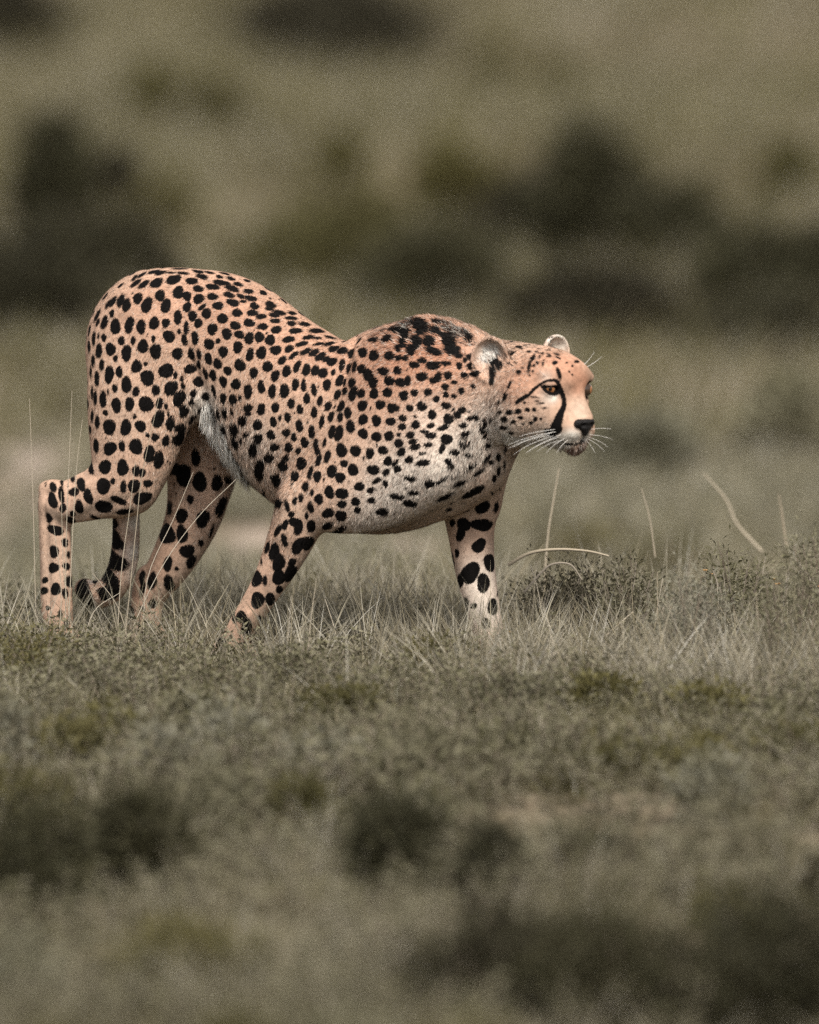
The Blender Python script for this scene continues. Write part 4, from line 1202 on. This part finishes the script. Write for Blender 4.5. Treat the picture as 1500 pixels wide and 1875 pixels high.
P, R, Q = scatter(7500, -2.6, 2.6, 9.5, 50, .06, lambda x, y: (.12 + .88 * patch(x, y, .9, 3.0)) * (1 - .93 * bare(x, y)), .7, 1.5)
cover('distant_grass', [('clump', 8)], P, R, Q, 'blurred olive grassland stretching away behind the cheetah', 'grass')

# ---- shrubs: stems and a crown of small leaves
def make_shrub(name, base, w, h, leaf_m, n_leaf, leaf_len, label, group=None, twigs=14, seed=0, airy=.0, lw=.38):
    random.seed(seed)
    root = bpy.data.objects.new(name, None); COL.objects.link(root)
    root.location = base; root.empty_display_size = .1
    set_props(root, label, 'shrub', group)
    st, cw = MB(), MB()
    lobes = []
    for i in range(twigs):
        a = random.uniform(0, 2 * math.pi); rr = math.sqrt(random.random()) * .5 * w
        top = np.array([math.cos(a) * rr, math.sin(a) * rr, h * (1 - .55 * (2 * rr / w) ** 2) * random.uniform(.72, 1.0)])
        p0_ = np.array([math.cos(a) * rr * .12, math.sin(a) * rr * .12, -.02])
        mid = top * np.array([.55, .55, .5]) + rdir() * w * .05
        P = st.stick([p0_, mid, top], max(.010 * w, .0012), max(.0025 * w, .0006), m_twig, 4, 4)
        lobes.append(P)
    for _ in range(n_leaf):
        P = random.choice(lobes)
        t = random.random() ** .55
        k = t * (len(P) - 1); i = min(int(k), len(P) - 2)
        c = P[i] + (P[i + 1] - P[i]) * (k - i)
        off = np.array([random.gauss(0, 1), random.gauss(0, 1), random.gauss(0, .8)]) * w * .085 * (1 + airy)
        q = c + off
        q[2] = max(q[2], .004)
        d = off / (np.linalg.norm(off) + 1e-6) + U3 * random.uniform(-.1, .9) + rdir() * .6
        cw.leaf(q, d, rdir(.6), leaf_len * random.uniform(.6, 1.3), leaf_len * lw * random.uniform(.7, 1.3), leaf_m)
    s_ = st.build('stems', root); c_ = cw.build('crown', root)
    s_['kind'] = 'stuff'; c_['kind'] = 'stuff'
    return root
def shrub_px(name, cx, base, w, top, *a, **k):
    g = ground_at(cx, base)
    sc_ = np.linalg.norm(g - CAM) / FD / S
    return make_shrub(name, g, w * sc_, max(base - top, 20) * sc_ * 1.0, *a, **k)
BGS = [  # centre, base, width, top, leaf, what sets it apart
 (30, 650, 270, 380, m_dark, 'broad dark shrub behind the rump, darkest of the background bushes'),
 (95, 470, 120, 190, m_dark, 'tall narrow dark shrub rising behind the broad dark one by the rump'),
 (212, 390, 66, 285, m_dark, 'small round dark shrub standing alone beyond the rump'),
 (285, 235, 80, 128, m_olive, 'small leaning olive shrub far out on the grass above the rump'),
 (408, 272, 74, 150, m_olive, 'small upright olive shrub far out on the grass above the hips'),
 (622, 345, 64, 262, m_olive, 'small round olive shrub on the grass above the back'),
 (305, 425, 66, 345, m_olive, 'little pale olive shrub nearest behind the hips'),
 (632, 140, 340, -60, m_dark, 'wide black-looking thicket farthest away over the back'),
 (10, 120, 200, -60, m_dark, 'dark thicket farthest away over the rump'),
 (840, 430, 120, 238, m_olive, 'two-headed olive shrub above the shoulder'),
 (1085, 510, 215, 235, m_dark, 'big dark domed bush behind the head'),
 (1022, 205, 84, 118, m_olive, 'small round shrub on the far grass above the head'),
 (905, 180, 60, 95, m_olive, 'faint small shrub on the far grass above the shoulder'),
 (1235, 520, 190, 350, m_dark, 'sloping dark bush adjoining the big domed one'),
 (1452, 375, 80, 275, m_olive, 'small upright olive shrub rising behind the broad scrub beyond the face'),
 (1430, 590, 280, 420, m_dark, 'broad dark scrub beyond the face'),
 (945, 470, 110, 330, m_dark, 'thin dark shrub between the two-headed and the domed bush'),
 (610, 550, 340, 385, m_olive, 'wide low greyish scrub along the back'),
 (800, 610, 250, 430, m_dark, 'wide low scrub behind the shoulder hump'),
 (1085, 650, 300, 520, m_dark, 'low dark scrub just over the ears'),
 (215, 610, 230, 410, m_dark, 'low dark scrub joining the broad shrub at the rump'),
 (1390, 670, 240, 570, m_dark, 'low dark scrub behind the whiskers'),
 (1180, 900, 150, 760, m_pale, 'pale bush in the hollow in front of the muzzle'),
 (1440, 860, 170, 700, m_leaf, 'pale grey bush in the hollow far in front of the muzzle')]
for i_, (cx, base, w, top, lm, lab) in enumerate(BGS):
    shrub_px('shrub', cx, base, w * 1.14, top - 14, lm, int(2600 + 8 * w), .055, lab, 'shrubs in the blurred background', twigs=16, seed=100 + i_)
FG_SHADE = [  # dark bushes added to stand for shade under and between the foreground shrubs
 (60, 1690, 230, 1500, m_dark, 'dark low bush blurred in the foreground below the hind legs'),
 (275, 1640, 170, 1470, m_dark, 'smaller dark bush blurred beside the dark one below the hind legs'),
 (690, 1650, 180, 1465, m_dark, 'dark bush blurred in the foreground below the chest'),
 (900, 1670, 130, 1560, m_dark, 'small dark bush blurred below the far fore leg'),
 (930, 1860, 230, 1690, m_dark, 'dark bush in the nearest foreground below the fore legs'),
 (1150, 1890, 280, 1680, m_dark, 'largest dark bush in the nearest foreground'),
 (1390, 1890, 300, 1660, m_dark, 'dark spreading bush in the nearest foreground below the open grass'),
 (370, 1850, 200, 1710, m_olive, 'low brown-green bush in the nearest foreground below the belly')]
for i_, (cx, base, w, top, lm, lab) in enumerate(FG_SHADE):
    shrub_px('low_bush', cx, base, w * 1.3, top - 35, lm, 5000, .022, lab, 'bushes blurred in the foreground', twigs=11, seed=200 + i_, airy=.35)
random.seed(77)
k_ = 0
for row, (yb, h_, w_, step) in enumerate([(1350, 70, 150, 150), (1430, 95, 180, 165), (1530, 120, 210, 190), (1640, 130, 230, 205), (1770, 140, 250, 220), (1900, 150, 270, 230), (2030, 160, 280, 250)]):
    x = -260 + random.uniform(0, 120)
    while x < 1760:
        yy = yb + random.uniform(-34, 34); ww = w_ * random.uniform(.65, 1.2)
        if not any(abs(x - f[0]) < (f[2] + ww) * .5 and -40 < yy - f[1] < 150 for f in FG_SHADE) and random.random() < .86:
            lm, tone_ = random.choice(((m_leaf, 'grey-green'), (m_pale, 'pale grey'), (m_olive, 'olive')) if row < 2 else ((m_leaf, 'grey-green'), (m_olive, 'olive'), (m_dark, 'dark'), (m_pale, 'pale grey')))
            shrub_px('low_bush', x, yy, ww, yy - h_ * random.uniform(.6, 1.4), lm, 1700, .020,
                     'soft %s bush blurred among the others carpeting the foreground' % tone_, '%s bushes carpeting the foreground' % tone_, twigs=9, seed=700 + k_, airy=.3)
            k_ += 1
        x += step * random.uniform(.7, 1.3)
NRS = [
 (1048, 1195, 210, 1012, m_dark, 'dark hollow shrublet under arching dead twigs, beside the far fore leg'),  # dark leaves carry the shade of the hollow
 (1150, 1215, 150, 985, m_leaf, 'grey-green twiggy shrublet next to the dark hollow one'),
 (1255, 1255, 170, 1010, m_pale, 'grey-green shrublet with pale stems in the open grass ahead of the cheetah'),
 (1350, 1215, 170, 960, m_leaf, 'taller grey shrublet behind the pale-stemmed one'),
 (1440, 1270, 190, 1010, m_pale, 'spreading grey-green shrublet with orange flowers'),
 (1500, 1180, 180, 960, m_leaf, 'grey shrublet at the far end of the shrublet row'),
 (1080, 1060, 170, 950, m_olive, 'low olive shrublet behind the dark hollow one'),
 (1230, 1090, 190, 960, m_olive, 'low olive shrublet behind the row of grey ones'),
 (690, 1130, 230, 1000, m_leaf, 'wide low shrublet growing between the fore legs'),
 (560, 1150, 150, 1060, m_olive, 'small shrublet in the shade behind the near fore leg'),
 (60, 1260, 200, 1140, m_olive, 'olive shrublet in front of the near hind foot'),
 (530, 1270, 130, 1190, m_leaf, 'small grey shrublet just ahead of the near fore paw'),
 (800, 1250, 150, 1160, m_olive, 'small olive shrublet in front of the far fore paw')]
for i_, (cx, base, w, top, lm, lab) in enumerate(NRS):
    shrub_px('shrublet', cx, base, w, top, lm, 6000 if lm is m_dark else 2600, .0125, lab, 'shrublets around the cheetah', twigs=34, seed=300 + i_, airy=.15, lw=.30)

# ---- single stems and twigs one can pick out
def at_y(px, py, y):
    d = ray(px, py)
    return CAM + d * ((y - CAM[1]) / d[1])
def stem(name, pts, y, r0, r1, mat, label, category, group=None):
    mb = MB()
    mb.stick([at_y(x, yy, y) for x, yy in pts], r0, r1, mat, 5, 5)
    o = mb.build(name)
    o.data.polygons.foreach_set('use_smooth', np.ones(len(o.data.polygons), bool))
    return set_props(o, label, category, group, 'thing')
stem('grass_stalk', [(996, 1085), (1003, 985), (1013, 920), (1024, 858)], .55, .0032, .0016, m_straw, 'stout pale stalk standing alone below the chin', 'stalk')
stem('dead_twig', [(930, 1035), (970, 1013), (1020, 1006), (1075, 1009), (1115, 1018)], .12, .0042, .002, m_straw, 'pale dead twig lying across the top of the dark shrublet', 'twig')
stem('dead_twig', [(960, 1085), (990, 1050), (1012, 1033), (1045, 1034), (1066, 1062)], .05, .003, .0015, m_twig, 'bent brown twig arching over the dark shrublet', 'twig')
stem('dead_twig', [(972, 1035), (985, 1080), (997, 1150)], -.05, .0014, .001, m_straw, 'thin straight twig leaning in front of the dark shrublet', 'twig')
stem('dead_twig', [(1060, 1215), (1115, 1160), (1160, 1120)], -.1, .003, .0016, m_straw, 'thick dry twig slanting up out of the grass past the dark shrublet', 'twig')
stem('grass_stalk', [(1395, 1010), (1350, 960), (1330, 915), (1288, 866)], 1.2, .004, .0015, m_straw, 'bending blurred stalk above the shrublet row', 'stalk')
stem('grass_stalk', [(1200, 1020), (1190, 950), (1175, 895)], .5, .0018, .0009, m_straw, 'thin stalk rising straight behind the low olive shrublet', 'stalk')
stem('grass_stalk', [(1440, 1000), (1432, 940), (1426, 905)], .9, .003, .0012, m_straw, 'short blurred stalk beyond the tallest grey shrublet', 'stalk')
for i_, (pts, y) in enumerate([([(120, 1190), (121, 1000), (126, 860), (132, 716)], -.12), ([(124, 1180), (134, 960), (141, 850), (151, 768)], -.10), ([(262, 1190), (270, 1060), (318, 950), (354, 864)], -.06),
        ([(225, 1190), (290, 1050), (360, 950), (432, 878)], -.05), ([(214, 1195), (222, 1050), (238, 930), (248, 845)], -.14), ([(226, 1200), (250, 960), (262, 860), (300, 690)], -.13),
        ([(105, 1200), (112, 1080), (98, 960)], -.15), ([(140, 1200), (118, 1060), (112, 900)], -.13), ([(66, 1150), (60, 900), (54, 730)], .1), ([(240, 1190), (215, 1110), (170, 1050)], -.1), ([(150, 1190), (172, 1120), (220, 1085)], -.14)]):
    stem('tall_grass', pts, y, .0011, .0005, m_straw, 'hair-thin pale grass stem crossing the hind legs', 'grass stem', 'thin stems by the hind legs')
for i_ in range(46):
    random.seed(500 + i_)
    x = random.uniform(930, 1500) if i_ < 34 else random.uniform(420, 900)
    yb = random.uniform(1150, 1280); h = random.uniform(70, 190); ln = random.uniform(-40, 40)
    g = ground_at(x, yb)
    stem('dry_grass_blade', [(x, yb + 4), (x + ln * .3, yb - h * .5), (x + ln, yb - h)], g[1], .0018, .0006, random.choice((m_straw, m_straw, m_dry)),
         'single dry blade standing up out of the shrublets ahead of the cheetah' if i_ < 34 else 'single dry blade standing in the grass under the chest', 'grass blade', 'dry blades among the shrublets' if i_ < 34 else 'dry blades under the chest')
for i_, (x, y) in enumerate([(1292, 1045), (1302, 1052), (1418, 1062), (1425, 1070), (1425, 1150), (1436, 1158), (1404, 1136), (1306, 1220), (938, 1158), (1500, 1075), (1285, 1058), (1442, 1132)]):
    random.seed(600 + i_)
    mb = MB(); c = ground_at(x, y + 120) * 0 + at_y(x, y, -.12)
    gz_ = ground_z(c[0], c[1])
    mb.stick([np.array([c[0] + .01, c[1], gz_ - .01]), c], .0008, .0006, m_twig, 3, 3)
    for _ in range(7):
        mb.leaf(c + rdir() * .001, rdir(.4), rdir(1), .007, .004, m_flower)
    o = mb.build('flower'); set_props(o, 'tiny withered orange flower among the shrublets', 'flower', 'orange flowers')
